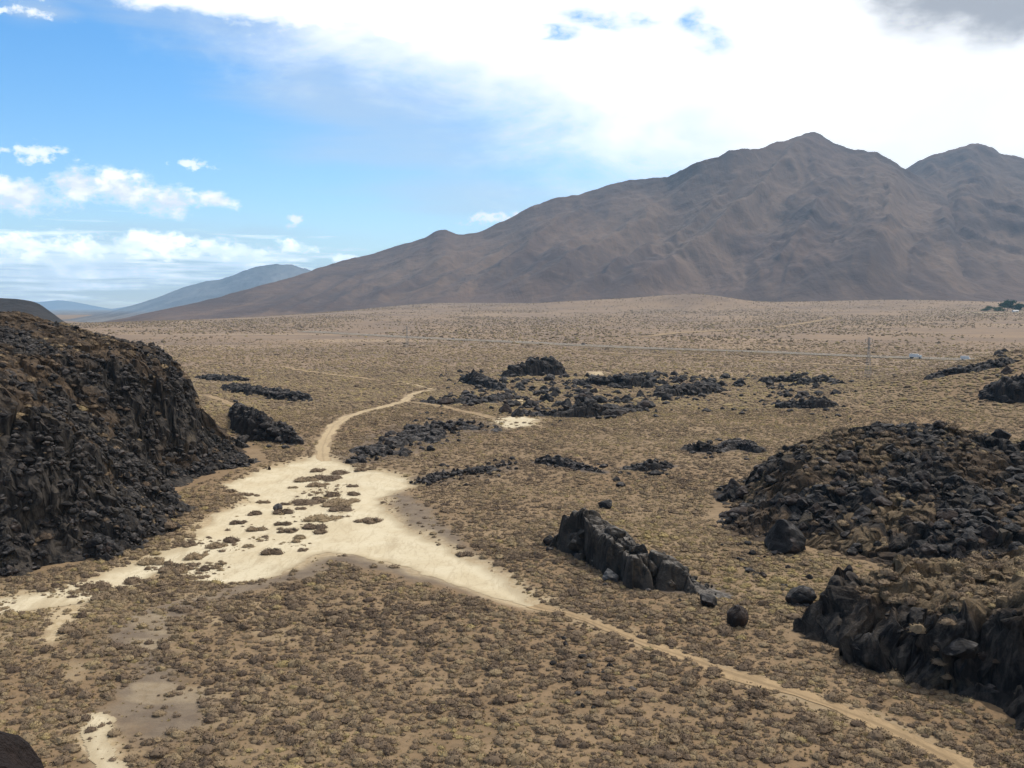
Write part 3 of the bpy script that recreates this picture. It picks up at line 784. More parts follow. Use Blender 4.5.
# boulders on the two hills
def scatter_hill(fn, x0, x1, y0, y1, n, smin, smax, region, dens, pw=2.4):
    x = RNG.uniform(x0, x1, n); y = RNG.uniform(y0, y1, n)
    z, rock, sn = fn(x, y)
    rock = np.clip(rock, 0, 1)
    p = dens(x, y, sn, rock)
    k = (RNG.random(n) < p) & (sn > 0.2)
    g = zf(x, y)
    for a, b, c, s_, gg in zip(x[k], y[k], z[k], sn[k], g[k]):
        s = smin + (smax - smin) * RNG.random() ** pw
        add_rock(a, b, c - 0.30 * s + (gg if s_ < 3 else 0), s, region, 0.9)
scatter_hill(mesa_h, -150, -60, 118, 300, 52000, 0.28, 1.25, 'mesa', lambda x, y, sn, r: np.where(sn < 14, 0.9, 0.14 + 0.6 * r) * sstep(70, 30, sn) * sstep(-0.5, 0.35, fbm(x / 12, y / 12, seed=131, oct=3) + 0.25), 2.8)
scatter_hill(massif_h, 34, 135, 85, 240, 17000, 0.25, 1.9, 'hill', lambda x, y, sn, r: (0.12 + 0.75 * r) * sstep(-0.4, 0.5, fbm(x / 12, y / 12, seed=133, oct=3) + 0.2) * np.where(y < 150, 0.18, 1), 3.8)

scatter_hill(massif_h, 30, 70, 88, 142, 420, 0.7, 2.4, 'hill', lambda x, y, sn, r: (sn > 0.2) * (sn < 5) * 0.35, 2.4)
scatter_hill(massif_h, 45, 120, 150, 235, 60, 1.6, 3.0, 'hill', lambda x, y, sn, r: (sn > 3) * 0.7, 1.5)
scatter_hill(massif_h, 36, 100, 140, 175, 260, 1.0, 2.4, 'hill', lambda x, y, sn, r: (sn > 0.2) * 0.30, 1.6)
scatter_hill(mesa_h, -100, -60, 140, 275, 700, 0.5, 1.3, 'mesa', lambda x, y, sn, r: (sn > 7) * (sn < 17) * 0.4, 1.8)

REG = {
 'field': ('among the dark lava field on the middle plain', 'boulders of the lava field'),
 'tongue': ('on the low lava tongues above the sand wash', 'boulders on the lava tongues'),
 'plain': ('scattered on the open scrub plain in mid-distance', 'boulders on the scrub plain'),
 'farright': ('in the rock cluster on the far right plain', 'boulders of the far right cluster'),
 'slope': ('on the brown slope at the right picture edge', 'boulders on the right slope'),
 'leftcrop': ('around the jagged outcrop beside the left mesa', 'boulders around the left outcrop'),
 'fin': ('lying around the black lava fin', 'boulders around the lava fin'),
 'fore': ('among the foreground shrubs below the track', 'boulders in the foreground scrub'),
 'hillfoot': ('in the scrub at the left foot of the right hill', 'boulders at the foot of the right hill'),
 'mesa': ('on the slopes of the left lava mesa', 'boulders on the left mesa'),
 'hill': ('on the black lava hill at the right', 'boulders on the right hill'),
}
def app(r):
    px, py, dep = to_px(r[0], r[1], r[2])
    if dep < 5 or not (-10 < px < 1034 and -10 < py < 778): return 0
    return r[3] / dep
rocks.sort(key=app, reverse=True)
NIND = 275
for (x, y, z, s, v, rz, tl, sq, reg) in rocks[:NIND]:
    o = link('lava_boulder', ROCK_ME[v]); o.location = (x, y, z); o.scale = (s, s * random.uniform(.85, 1.15), s * sq); o.rotation_euler = (tl, tl * .7, rz)
    size = 'small' if s < 1.2 else ('chest-high' if s < 1.8 else ('big' if s < 2.8 else 'huge'))
    shape = 'squat' if sq < 0.75 else ('upright' if sq > 0.95 else 'angular')
    tag(o, f'{size} {shape} black lava boulder {REG[reg][0]}', 'boulder', REG[reg][1])

def merged(name, protos, inst, mat, label, cat, tone=None, kind='stuff', smooth=False):
    """inst: arrays loc (n,3), scale (n,3), rot (n,), variant (n,)"""
    loc, sc, rot, var = inst
    Vs, Fs, At = [], [], []; base = 0
    for k, (V, Fc) in enumerate(protos):
        m = np.where(var == k)[0]
        if not len(m): continue
        c, s = np.cos(rot[m]), np.sin(rot[m])
        P = V[None] * sc[m][:, None, :]
        X = P[..., 0] * c[:, None] - P[..., 1] * s[:, None]; Y = P[..., 0] * s[:, None] + P[..., 1] * c[:, None]
        P = np.stack([X, Y, P[..., 2]], -1) + loc[m][:, None, :]
        Vs.append(P.reshape(-1, 3)); n = len(V)
        Fs.append((Fc[None] + (base + np.arange(len(m)) * n)[:, None, None]).reshape(-1, Fc.shape[1]))
        if tone is not None: At.append(np.repeat(tone[m], n))
        base += n * len(m)
    me = np_mesh(name, np.concatenate(Vs), Fs, {'tone': np.concatenate(At)} if tone is not None else None, smooth=smooth, mats=[mat])
    return tag(link(name, me), label, cat, kind=kind)

rest = rocks[NIND:]
a = np.array([[r[0], r[1], r[2], r[3], r[4], r[5], r[7]] for r in rest])
merged('lava_rubble', ROCK_LO, (a[:, :3], np.stack([a[:, 3], a[:, 3], a[:, 3] * a[:, 6]], 1), a[:, 5], a[:, 4].astype(int)), M_basalt,
       'small black lava rubble strewn over hills and lava fields', 'rubble')

# ------------------------------------------------------------------ outcrops
for lab, pts, cell, typ in OC:
    c = pts[:, :2].mean(0); mw = pts[:, 3].max() * 2.0
    x0, y0 = pts[:, :2].min(0) - mw; x1, y1 = pts[:, :2].max(0) + mw
    d0 = np.hypot(*c)
    res = max(0.22, 0.0013 * d0)
    xs = np.arange(x0, x1, res); ys = np.arange(y0, y1, res)
    X, Y = np.meshgrid(xs, ys); x, y = X.ravel(), Y.ravel()
    wx, wy = x + 0.6 * cell * vnoise(x / (2 * cell), y / (2 * cell), seed=141), y + 0.6 * cell * vnoise(x / (2 * cell), y / (2 * cell), seed=142)
    c1, e1 = worley(wx / (1.5 * cell), wy / (1.5 * cell), 150); c2, e2 = worley(wx / (0.55 * cell), wy / (0.55 * cell), 155)
    b, h, sg = oc_field(pts, x, y)
    low = typ in ('slab', 'tongue')
    bn = b + 0.30 * fbm(x / (2.2 * cell), y / (2.2 * cell), seed=161, oct=4) + 0.34 * (c1 - .5) + 0.16 * (c2 - .5) + 0.22 * np.exp(-e1 * 9)
    if typ == 'ledge':      # steep to the viewer, gentle behind
        pr = np.where(sg < 0, sstep(1.05, 0.72, bn), sstep(1.5, 0.2, bn))
    elif low: pr = sstep(1.2, 0.5, bn + 0.45 + 0.9 * fbm(x / (1.6 * cell), y / (3.2 * cell), seed=177, oct=4) * sstep(-.2, .5, b))
    else: pr = sstep(1.12, 0.45, bn)
    hv = h * pr * ((0.85 if low else 0.86) + (0.5 if low else (0.20 if typ == 'ledge' else 0.34)) * (c1 - .5) + (0.4 if low else 0.12) * (c2 - .5) + 0.10 * fbm(x / (1.5 * cell), y / (1.5 * cell), seed=166, oct=3)) - 0.08 * h * np.exp(-e2 * 8) * pr
    z = hv - 0.35 - 0.6 * sstep(1.0, 1.4, bn)
    zz = z + zf(x, y)
    f = grid_faces(len(xs), len(ys)); keep = z[f].max(1) > -0.30
    jx = 0.25 * cell * vnoise(x / cell, y / cell, z / cell, seed=171) * pr; jy = 0.25 * cell * vnoise(x / cell, y / cell, z / cell, seed=172) * pr
    V, f, _ = compact(np.stack([x + jx - c[0], y + jy - c[1], zz], 1), f[keep])
    # angular blocks broken out of the ridge belong to it
    extra_V, extra_F = [], []
    nb = int(np.clip(len(x) * res * res / (cell * cell) * (0.5 if low else 0.8), 14, 90))
    tt = RNG.uniform(0, len(pts) - 1, nb); ia = np.minimum(tt.astype(int), len(pts) - 2); fr = (tt - ia)[:, None]
    q = pts[ia] * (1 - fr) + pts[ia + 1] * fr
    lat = RNG.normal(0, 0.42, nb)
    seg = pts[ia + 1, :2] - pts[ia, :2]; nr = np.stack([-seg[:, 1], seg[:, 0]], 1) / np.linalg.norm(seg, axis=1)[:, None]
    bx_, by_ = q[:, 0] + nr[:, 0] * lat * q[:, 3], q[:, 1] + nr[:, 1] * lat * q[:, 3]
    bsz = np.minimum(q[:, 2] * (0.75 if low else 0.5), cell * 0.9) * RNG.uniform(.45, 1.1, nb) * (0.62 if typ == 'ledge' else 1.0)
    top_ = q[:, 2] * np.clip(1 - np.abs(lat) ** 2 * 1.1, 0.05, 1) * (0.62 if low else RNG.uniform(.35, .92, nb)) - bsz * (.75 if typ == 'ledge' else .45)
    bz_ = zf(bx_, by_) + np.maximum(top_, -bsz * .2)
    for k in range(nb):
        BV, BF = ROCK_MD[RNG.integers(7)]
        a_ = RNG.uniform(0, 6.28); ca, sa_ = math.cos(a_), math.sin(a_)
        B = BV * bsz[k] * [1.15, 0.9, RNG.uniform(.7, 1.1)]
        B = np.stack([B[:, 0] * ca - B[:, 1] * sa_ + bx_[k] - c[0], B[:, 0] * sa_ + B[:, 1] * ca + by_[k] - c[1], B[:, 2] + bz_[k]], 1)
        extra_V.append(B); extra_F.append(BF)
    off_ = len(V); EF = []
    for B, BF in zip(extra_V, extra_F): EF.append(BF + off_); off_ += len(B)
    V = np.concatenate([V] + extra_V)
    name = {'slab': 'lava_slab', 'tongue': 'lava_flow'}.get(typ, 'lava_outcrop')
    me = np_mesh(name, V, [f, np.concatenate(EF)], smooth=False, mats=[M_brown if typ == 'ledge' else M_basalt])
    tag(link(name, me, loc=(c[0], c[1], 0)), lab, 'lava outcrop')

# ------------------------------------------------------------------ shrubs
def dome(sub, seed, amp=0.25):
    V, Fc = ico(sub)
    keep = V[Fc][:, :, 2].mean(1) > -0.15
    V, Fc, _ = compact(V, Fc[keep])
    n = fbm(V[:, 0] * 1.8 + seed, V[:, 1] * 1.8, V[:, 2] * 1.8, seed=seed, oct=3)
    V = V * (1 + amp * n)[:, None]
    V[:, 2] = np.maximum(V[:, 2], -0.12)
    return V, Fc

def shrub_proto(seed, ntri, sub, leaf, core=0.8):
    rg = np.random.default_rng(seed)
    V, Fc = dome(sub, seed); V = V * core
    d = rg.normal(size=(ntri, 3)); d[:, 2] = np.abs(d[:, 2]) * 0.9; d /= np.linalg.norm(d, axis=1)[:, None]
    lump = 1 + 0.22 * fbm(d[:, 0] * 1.8 + seed, d[:, 1] * 1.8, d[:, 2] * 1.8, seed=seed, oct=3)
    c = d * (core * lump * rg.uniform(0.9, 1.25, ntri))[:, None]
    out = d * leaf * rg.uniform(.6, 1.3, (ntri, 1))
    side = np.cross(d, rg.normal(size=(ntri, 3))); side /= np.linalg.norm(side, axis=1)[:, None] + 1e-9
    side *= leaf * rg.uniform(.25, .5, (ntri, 1))
    T = np.stack([c - side - out * .3, c + side - out * .3, c + out + rg.normal(size=(ntri, 3)) * leaf * .35], 1).reshape(-1, 3)
    f2 = np.arange(ntri * 3).reshape(-1, 3) + len(V)
    V = np.concatenate([V, T]); V[:, 2] = np.maximum(V[:, 2], -0.1)
    return V, np.concatenate([Fc, f2])
SH1 = [shrub_proto(800 + i, 120, 2, 0.19, .88) for i in range(6)]
SH2 = [shrub_proto(820 + i, 26, 1, 0.30, .88) for i in range(5)]
SH3 = [dome(1, 840 + i, 0.35) for i in range(5)]

def clump(seed, n):
    rg = np.random.default_rng(seed); Vs, Fs, b = [], [], 0
    for i in range(n):
        V, Fc = SH1[rg.integers(6)]
        s = rg.uniform(.35, .6); a = rg.uniform(0, 6.28)
        V = V * [s, s, s * 0.9]; V = V @ np.array([[math.cos(a), -math.sin(a), 0], [math.sin(a), math.cos(a), 0], [0, 0, 1]])
        V = V + [rg.uniform(-.75, .75), rg.uniform(-.45, .45), 0]
        Vs.append(V); Fs.append(Fc + b); b += len(V)
    return np.concatenate(Vs), np.concatenate(Fs)
CL = [clump(860 + i, 7) for i in range(4)]
SH_ME = [np_mesh('desert_shrub', V, [f], mats=[M_shrub_o]) for V, f in SH1]
CL_ME = [np_mesh('desert_shrub', V, [f], mats=[M_shrub_o]) for V, f in CL]

def masks(x, y, r):
    """how much scrub may grow here, 0..1"""
    ok = np.ones_like(x)
    q = (r < 700)
    xs, ys = x[q], y[q]; o = np.ones_like(xs)
    arm = sstep(-43, -47, xs) * sstep(175, 165, ys) * sstep(-0.1, 0.25, fbm(xs / 5, ys / 5, seed=182, oct=2))
    arm = np.maximum(arm, 0.45 * sstep(-2, 3, sdf(THICKET, xs, ys)) * sstep(0.0, 0.3, fbm(xs / 4, ys / 6, seed=184, oct=2)))
    arm = np.maximum(arm, 0.30 * sstep(-2, 2, sdf(THICKET2, xs, ys)) * sstep(0.15, 0.4, fbm(xs / 4, ys / 4, seed=185, oct=2)))
    o *= np.maximum(sstep(0.2, -1.0, sdf(WASH, xs, ys) + 0.8 * fbm(xs / 4, ys / 4, seed=181, oct=2)), arm * 0.8)
    for p in PATCHES: o *= 1 - 0.85 * sstep(-1.0, 0.5, sdf(p, xs, ys))
    for p in SILT: o *= 1 - (0.72 if p is SILT[1] else 0.9) * sstep(-0.8, 0.6, sdf(p, xs, ys) + (2.4 if p is SILT[1] else 0.8) * fbm(xs / 5, ys / 5, seed=183, oct=2))
    o *= sstep(0.9, 2.3, dline(TRACK1, xs, ys) + .3) * sstep(1.9, 3.0, dline(TRACK2, xs, ys)) * sstep(1.6, 2.4, dline(TRACK4, xs, ys)) * sstep(1.6, 2.4, dline(TRACK5, xs, ys))
    o *= sstep(1.0, -1.5, sdf(MESA, xs, ys) - 0) * sstep(0.5, -1, sdf(MASSIF, xs, ys))
    for lab, pts, cell, typ in OC:
        b, h, sg = oc_field(pts, xs, ys); o *= sstep(0.8, 1.15, b) if typ not in ('slab', 'tongue') else 0.5 + 0.5 * sstep(0.8, 1.3, b)
    ok[q] = o
    ok *= sstep(15, 26, dline(HWY, x, y)) * sstep(1, 6, dline(TRACK7, x, y)) * sstep(3, 16, dline(TRACK8, x, y)) * sstep(1, 4, dline(TRACK6, x, y))
    return ok

def sample(r0, r1, dens, amax=R(31)):
    if r0 < 400: amax = R(38)
    n = int(amax * (r1 * r1 - r0 * r0) * dens)
    r = np.sqrt(RNG.uniform(r0 * r0, r1 * r1, n)); a = RNG.uniform(-amax, amax, n)
    x, y = r * np.sin(a), r * np.cos(a)
    clus = 0.55 + 0.45 * sstep(-0.45, 0.25, fbm(x / 7, y / 7, seed=191, oct=3)) * sstep(-1.0, -0.1, fbm(x / 30, y / 30, seed=193, oct=2))
    k = RNG.random(n) < masks(x, y, r) * (clus if r0 < 600 else 1)
    x, y, r = x[k], y[k], r[k]
    return x, y, r

def tone_at(x, y):
    t = 0.40 + 0.16 * sstep(160, 420, np.hypot(x, y)) + 0.20 * fbm(x / 18, y / 18, seed=195, oct=3) + RNG.normal(0, 0.20, len(x))
    t += 0.20 * sstep(5, 25, x) * sstep(110, 125, y) * sstep(230, 170, y)      # paler brush around the right rocks
    t += 0.10 * sstep(-25, -45, x) * sstep(190, 150, y)
    return np.clip(t, 0.0, 0.95)

x1, y1, r1 = sample(62, 185, 2.4)
sz = np.clip(RNG.lognormal(-1.08, 0.46, len(x1)), 0.14, 1.05)
z1 = zf(x1, y1)
ppx, ppy, dep = to_px(x1, y1, z1 + .2)
vis = (ppx > -5) & (ppx < 1029) & (ppy < 766) & (ppy > 0)
score = np.where(vis, sz / r1, 0)
order = np.argsort(-score)
NSH = 255
ind, oth = order[:NSH], order[NSH:]
for i in ind:
    s = sz[i]; v = random.randrange(6); q = random.uniform(.55, .8)
    o = link('desert_shrub', SH_ME[v]); o.location = (x1[i], y1[i], z1[i] - .03); o.scale = (s, s * random.uniform(.85, 1.15), s * q); o.rotation_euler = (0, 0, random.uniform(0, 6.28))
    size = 'broad' if s > 1.0 else 'rounded'
    side = 'below the diagonal dirt track' if ppy[i] > np.interp(ppx[i], [0, 525, 700, 915, 1024], [560, 598, 663, 742, 800]) else 'above the diagonal dirt track'
    if ppx[i] < 300: side = 'beside the pale sand patch at the lower left'
    tag(o, f'{size} dry grey-brown foreground shrub {side}', 'shrub', f'{size} foreground shrubs {side}')

# shrub clumps on the pale sand
CLP = [(285, 503, 12, 0), (262, 501, 14, 1), (256, 515, 18, 2), (228, 493, 11, 0), (246, 494, 13, 0), (282, 514, 20, 3), (301, 510, 11, 1), (255, 531, 20, 1), (238, 524, 16, 0), (229, 544, 22, 2), (216, 549, 18, 0), (248, 549, 12, 3),
       (283, 526, 17, 1), (287, 534, 18, 0), (300, 540, 17, 2), (271, 555, 22, 3), (303, 552, 10, 0), (313, 530, 24, 1), (322, 522, 32, 0), (314, 497, 10, 2), (308, 502, 34, 3), (334, 507, 28, 1), (342, 502, 30, 0), (330, 495, 22, 2),
       (318, 485, 20, 0), (305, 480, 24, 3), (326, 479, 30, 1), (338, 474, 26, 2), (318, 471, 14, 0), (352, 486, 12, 1), (362, 472, 14, 0), (367, 524, 24, 0), (321, 535, 20, 2), (340, 512, 24, 3), (466, 557, 18, 1), (352, 494, 18, 2),
       (293, 487, 10, 1), (256, 494, 8, 2), (196, 558, 20, 0), (170, 571, 24, 1), (205, 568, 16, 2), (150, 563, 26, 3), (185, 548, 18, 0), (130, 582, 26, 2), (95, 588, 26, 1), (105, 600, 28, 3)]
for n_, (px, py, w, v) in enumerate(CLP):
    p = at(px, py, -0.5); d = np.hypot(p[0], p[1]); s = w * d / 1000 / 2.0
    o = link('desert_shrub', CL_ME[v]); o.location = (p[0], p[1] + 0.3 * s, gz(p[0], p[1]) - 0.02)
    o.scale = (s, s * random.uniform(.9, 1.4), min(1.5, max(0.9, s * 0.8))); o.rotation_euler = (0, 0, random.uniform(-.35, .35) + (math.pi if n_ % 2 else 0))
    if (px, py) == (367, 524): tag(o, 'broad dark shrub standing alone right of the sand thicket', 'shrub')
    elif (px, py) == (466, 557): tag(o, 'small shrub alone on the narrow right arm of sand', 'shrub')
    elif (px, py) == (271, 555): tag(o, 'rounded shrub alone near the lower edge of the sand', 'shrub')
    else:
        wd = 'wide' if w >= 20 else 'narrow'
        wh = 'in the thicket on the upper pale sand' if px > 290 and py < 512 else ('on the left arm of the pale sand' if px < 222 else 'on the middle of the pale sand wash')
        tag(o, f'{wd} grey-brown shrub clump {wh}', 'shrub', f'{wd} shrub clumps {wh}')

def pack(x, y, z, s, q, nv):
    n = len(x)
    return (np.stack([x, y, z], 1), np.stack([s, s * RNG.uniform(.8, 1.2, n), s * q], 1), RNG.uniform(0, 6.28, n), RNG.integers(0, nv, n))
i = oth
merged('desert_scrub', SH1, pack(x1[i], y1[i], z1[i] - .03, sz[i], RNG.uniform(.55, .8, len(i)), 6), M_shrub, 'dense low grey-brown scrub covering the near valley floor', 'scrub', tone_at(x1[i], y1[i]))
xg, yg, rg_ = sample(70, 230, 2.2)
sg_ = RNG.uniform(.07, .2, len(xg))
merged('dry_grass', [shrub_proto(880 + k, 16, 1, 0.6, .6) for k in range(3)], pack(xg, yg, zf(xg, yg) - .02, sg_, RNG.uniform(.8, 1.4, len(xg)), 3), M_shrub, 'golden dry grass tufts between the foreground shrubs', 'grass', np.clip(RNG.normal(.82, .12, len(xg)), 0, 1))
x, y, r = sample(185, 400, 1.05)
s = np.clip(RNG.lognormal(-0.85, 0.36, len(x)), 0.2, 1.1)
merged('desert_scrub', SH2, pack(x, y, zf(x, y) - .03, s, RNG.uniform(.55, .8, len(x)), 5), M_shrub, 'finer scrub covering the middle valley floor around the lava rocks', 'scrub', tone_at(x, y))
x, y, r = sample(400, 1300, 0.16)
k = RNG.random(len(x)) < sstep(1300, 550, r) * .9 + .1; x, y, r = x[k], y[k], r[k]
s = np.clip(RNG.lognormal(-0.30, 0.38, len(x)), 0.35, 1.7)
merged('desert_scrub', SH3, pack(x, y, zf(x, y) - .05, s, RNG.uniform(.6, .9, len(x)), 5), M_shrub, 'dotted scrub over the far plain this side of the highway', 'scrub', tone_at(x, y))
x, y, r = sample(395, 760, 0.60)
k = RNG.random(len(x)) < sstep(760, 420, r); x, y, r = x[k], y[k], r[k]
s = np.clip(RNG.lognormal(-0.72, 0.38, len(x)), 0.25, 1.2)
merged('desert_scrub', SH3, pack(x, y, zf(x, y) - .05, s, RNG.uniform(.6, .9, len(x)), 5), M_shrub, 'fine scrub around and just beyond the lava field', 'scrub', tone_at(x, y))
x, y, r = sample(900, 5200, 0.0085)
k = RNG.random(len(x)) < (1 - .8 * sstep(2000, 5200, r)) * sstep(900, 1400, r) * sstep(-0.9, 0.4, fbm(x / 260, y / 420, seed=199, oct=3)); x, y, r = x[k], y[k], r[k]
s = np.clip(RNG.lognormal(0.25, 0.38, len(x)), 0.7, 2.8)
merged('desert_scrub', SH3, pack(x, y, zf(x, y) - .1, s, RNG.uniform(.8, 1.3, len(x)), 5), M_shrub, 'scattered dark bushes dotting the plain below the mountains', 'scrub', tone_at(x, y))
# tufts on the hills
xs, ys, zs, ss, ts = [], [], [], [], []
for fn, (x0, xe, y0, ye), n, lo in ((mesa_h, (-170, -60, 118, 320), 8500, 0.30), (massif_h, (34, 140, 85, 245), 12000, 0.28)):
    x = RNG.uniform(x0, xe, n); y = RNG.uniform(y0, ye, n)
    z, rock, sn = fn(x, y)
    pch = np.maximum(sstep(-0.1, 0.5, fbm(x / 15, y / 15, seed=197, oct=3)), np.clip(-rock, 0, 1)); rock = np.clip(rock, 0, 1)
    k = (sn > 0.3) & (RNG.random(n) < (0.15 + 0.7 * pch) * (1 - 0.35 * rock))
    big = 1 + 0.35 * (RNG.random(k.sum()) < .35) * sstep(25, 15, sn[k]) * (fn is mesa_h)
    xs.append(x[k]); ys.append(y[k]); zs.append(z[k] + zf(x[k], y[k]) * (sn[k] < 3)); ss.append(np.clip(RNG.lognormal(-0.55, 0.42, k.sum()), .22, 1.2) * big); ts.append(np.clip(0.10 + 0.34 * pch[k] + .10 * (big > 1.2) + RNG.normal(0, .16, k.sum()), 0, .95))
x, y, z, s, t = map(np.concatenate, (xs, ys, zs, ss, ts))
merged('hillside_brush', SH1, pack(x, y, z - .03, s, RNG.uniform(.6, .85, len(x)), 5), M_shrub, 'olive and brown brush growing between rocks on both lava hills', 'brush', t)

# ------------------------------------------------------------------ small far things
def boxm(bm, c, s, bev=0.0):
    r = bmesh.ops.create_cube(bm, size=1.0)
    for v in r['verts']: v.co = Vector((v.co.x * s[0] + c[0], v.co.y * s[1] + c[1], v.co.z * s[2] + c[2]))
    return r['verts']
def bm_obj(name, bm, mat, parent=None):
    me = bpy.data.meshes.new(name); bm.to_mesh(me); bm.free(); me.materials.append(mat)
    return link(name, me, parent)
def bar(bm, a, b, w):
    a, b = Vector(a), Vector(b); d = b - a
    r = bmesh.ops.create_cube(bm, size=1.0); q = d.to_track_quat('Z', 'Y').to_matrix()
    for v in r['verts']: v.co = q @ Vector((v.co.x * w, v.co.y * w, v.co.z * d.length)) + (a + b) / 2
M_steel = mat_plain('galvanised_steel', (0.24, 0.24, 0.24), 0.6, 0.2)
M_white = mat_plain('white_paint', (0.62, 0.61, 0.59), 0.4)
M_darkp = mat_plain('dark_paint', (0.03, 0.035, 0.05), 0.3)
M_glass = mat_plain('vehicle_glass', (0.02, 0.025, 0.03), 0.1)
M_tyre = mat_plain('tyre_rubber', (0.02, 0.02, 0.02), 0.9)

def pylon(px, base, hpx, label):
    p = at(px, base); d = np.hypot(p[0], p[1]); h = hpx * d / 1000
    root = bpy.data.objects.new('lattice_pylon', None); COL.objects.link(root); root.location = (p[0], p[1], gz(p[0], p[1])); root.rotation_euler = (0, 0, 0.7)
    tag(root, label, 'pylon', )
    bm = bmesh.new(); w0, w1 = 0.13 * h, 0.035 * h
    lv = [0, .18, .34, .48, .6, .7, .79, .87, .94, 1.0]
    cs = lambda k: [((w0 + (w1 - w0) * min(1, k / .7)) * sx / 2, (w0 + (w1 - w0) * min(1, k / .7)) * sy / 2, k * h) for sx, sy in ((-1, -1), (1, -1), (1, 1), (-1, 1))]
    for a, b in zip(lv[:-1], lv[1:]):
        A, B = cs(a), cs(b)
        for i in range(4):
            bar(bm, A[i], B[i], .09); bar(bm, A[i], B[(i + 1) % 4], .055); bar(bm, A[(i + 1) % 4], B[i], .055); bar(bm, B[i], B[(i + 1) % 4], .055)
    bm_obj('tower_frame', bm, M_steel, root)
    for k, L in ((.74, .2), (.85, .24), (.96, .17)):
        bm = bmesh.new()
        for s in (-1, 1):
            bar(bm, (0, 0, k * h + .5), (s * L * h, 0, k * h), .12); bar(bm, (0, .3, k * h - .5), (s * L * h, 0, k * h), .12); bar(bm, (0, -.3, k * h - .5), (s * L * h, 0, k * h), .12)
        arm = bm_obj('crossarm', bm, M_steel, root)
        for s in (-1, 1):
            bm = bmesh.new(); bar(bm, (s * L * h * .95, 0, k * h), (s * L * h * .95, 0, k * h - .07 * h), .14); bm_obj('insulator', bm, M_glass, arm)
pylon(407, 347, 21, 'small grey lattice pylon near the highway on the left of the plain')
pylon(868, 377, 38, 'grey lattice pylon on the right plain, on this side of the highway')

def vehicle(px, k, kind, label, flip=1):
    # put it on carriageway k at the ray through column px
    line = hoff(k); az = (px - 512) / F / math.cos(0)
    for (ax, ay), (bx, by) in zip(line[:-1], line[1:]):
        fa, fb = ax - az * ay, bx - az * by
        if fa * fb <= 0:
            t = fa / (fa - fb); x, y = ax + t * (bx - ax), ay + t * (by - ay); hd = math.atan2(by - ay, bx - ax); break
    root = bpy.data.objects.new(kind, None); COL.objects.link(root)
    root.location = (x, y, gz(x, y) + .56); root.rotation_euler = (0, 0, hd + (0 if flip > 0 else math.pi))
    tag(root, label, {'white_truck': 'truck', 'camper_van': 'van', 'dark_car': 'car'}[kind])
    P = M_darkp if kind == 'dark_car' else M_white
    L, W = {'white_truck': (9.5, 2.5), 'camper_van': (7.0, 2.3), 'dark_car': (4.6, 1.85)}[kind]
    def prism(name, prof, w, mat, parent, bev=.06):
        bm = bmesh.new(); vs = [[bm.verts.new((a, s * w / 2, b)) for a, b in prof] for s in (-1, 1)]
        n = len(prof); bm.faces.new(vs[0]); bm.faces.new(vs[1][::-1])
        for i in range(n): bm.faces.new((vs[0][i], vs[0][(i + 1) % n], vs[1][(i + 1) % n], vs[1][i]))
        bmesh.ops.recalc_face_normals(bm, faces=bm.faces); bmesh.ops.bevel(bm, geom=bm.edges[:], offset=bev, segments=2, affect='EDGES')
        return bm_obj(name, bm, mat, parent)
    if kind == 'white_truck':
        prism('cargo_box', [(-4.7, .9), (2.2, .9), (2.2, 3.5), (-4.7, 3.5)], W, P, root)
        prism('cab', [(2.4, .6), (4.7, .6), (4.75, 1.5), (4.3, 2.6), (2.4, 2.7)], W * .95, P, root)
        prism('windscreen', [(4.76, 1.6), (4.42, 2.4), (4.38, 2.4), (4.7, 1.6)], W * .8, M_glass, root, .005)
        ws = (-3.6, -2.4, 3.5); wr = .5
    elif kind == 'camper_van':
        prism('body', [(-3.5, .5), (3.4, .5), (3.45, 1.3), (2.4, 1.6), (2.1, 2.9), (-3.5, 2.9)], W, P, root)
        prism('windscreen', [(2.46, 1.62), (2.16, 2.7), (2.12, 2.7), (2.40, 1.62)], W * .85, M_glass, root, .005)
        ws = (-2.2, 2.3); wr = .4
    else:
        prism('body', [(-2.3, .35), (2.3, .35), (2.3, .8), (1.2, .98), (-2.2, 1.02)], W, P, root)
        prism('cabin', [(-2.0, 1.0), (1.1, .98), (.4, 1.5), (-1.6, 1.52)], W * .86, M_glass, root)
        ws = (-1.4, 1.4); wr = .34
    for wx in ws:
        for s in (-1, 1):
            bm = bmesh.new(); bmesh.ops.create_cone(bm, cap_ends=True, segments=16, radius1=wr, radius2=wr, depth=.26)
            bmesh.ops.rotate(bm, verts=bm.verts, matrix=Matrix.Rotation(math.pi / 2, 3, 'X')); bmesh.ops.translate(bm, verts=bm.verts, vec=(wx, s * W * .44, wr))
            bm_obj('wheel', bm, M_tyre, root)
vehicle(916, 9, 'white_truck', 'white box truck on the highway at the far right')
vehicle(966, 9, 'camper_van', 'white camper van on the highway nearest the right slope')
vehicle(583, -11, 'dark_car', 'dark car on the highway above the lava field', -1)
vehicle(453, -11, 'dark_car', 'small dark car on the highway at the left, near the left pylon', -1)

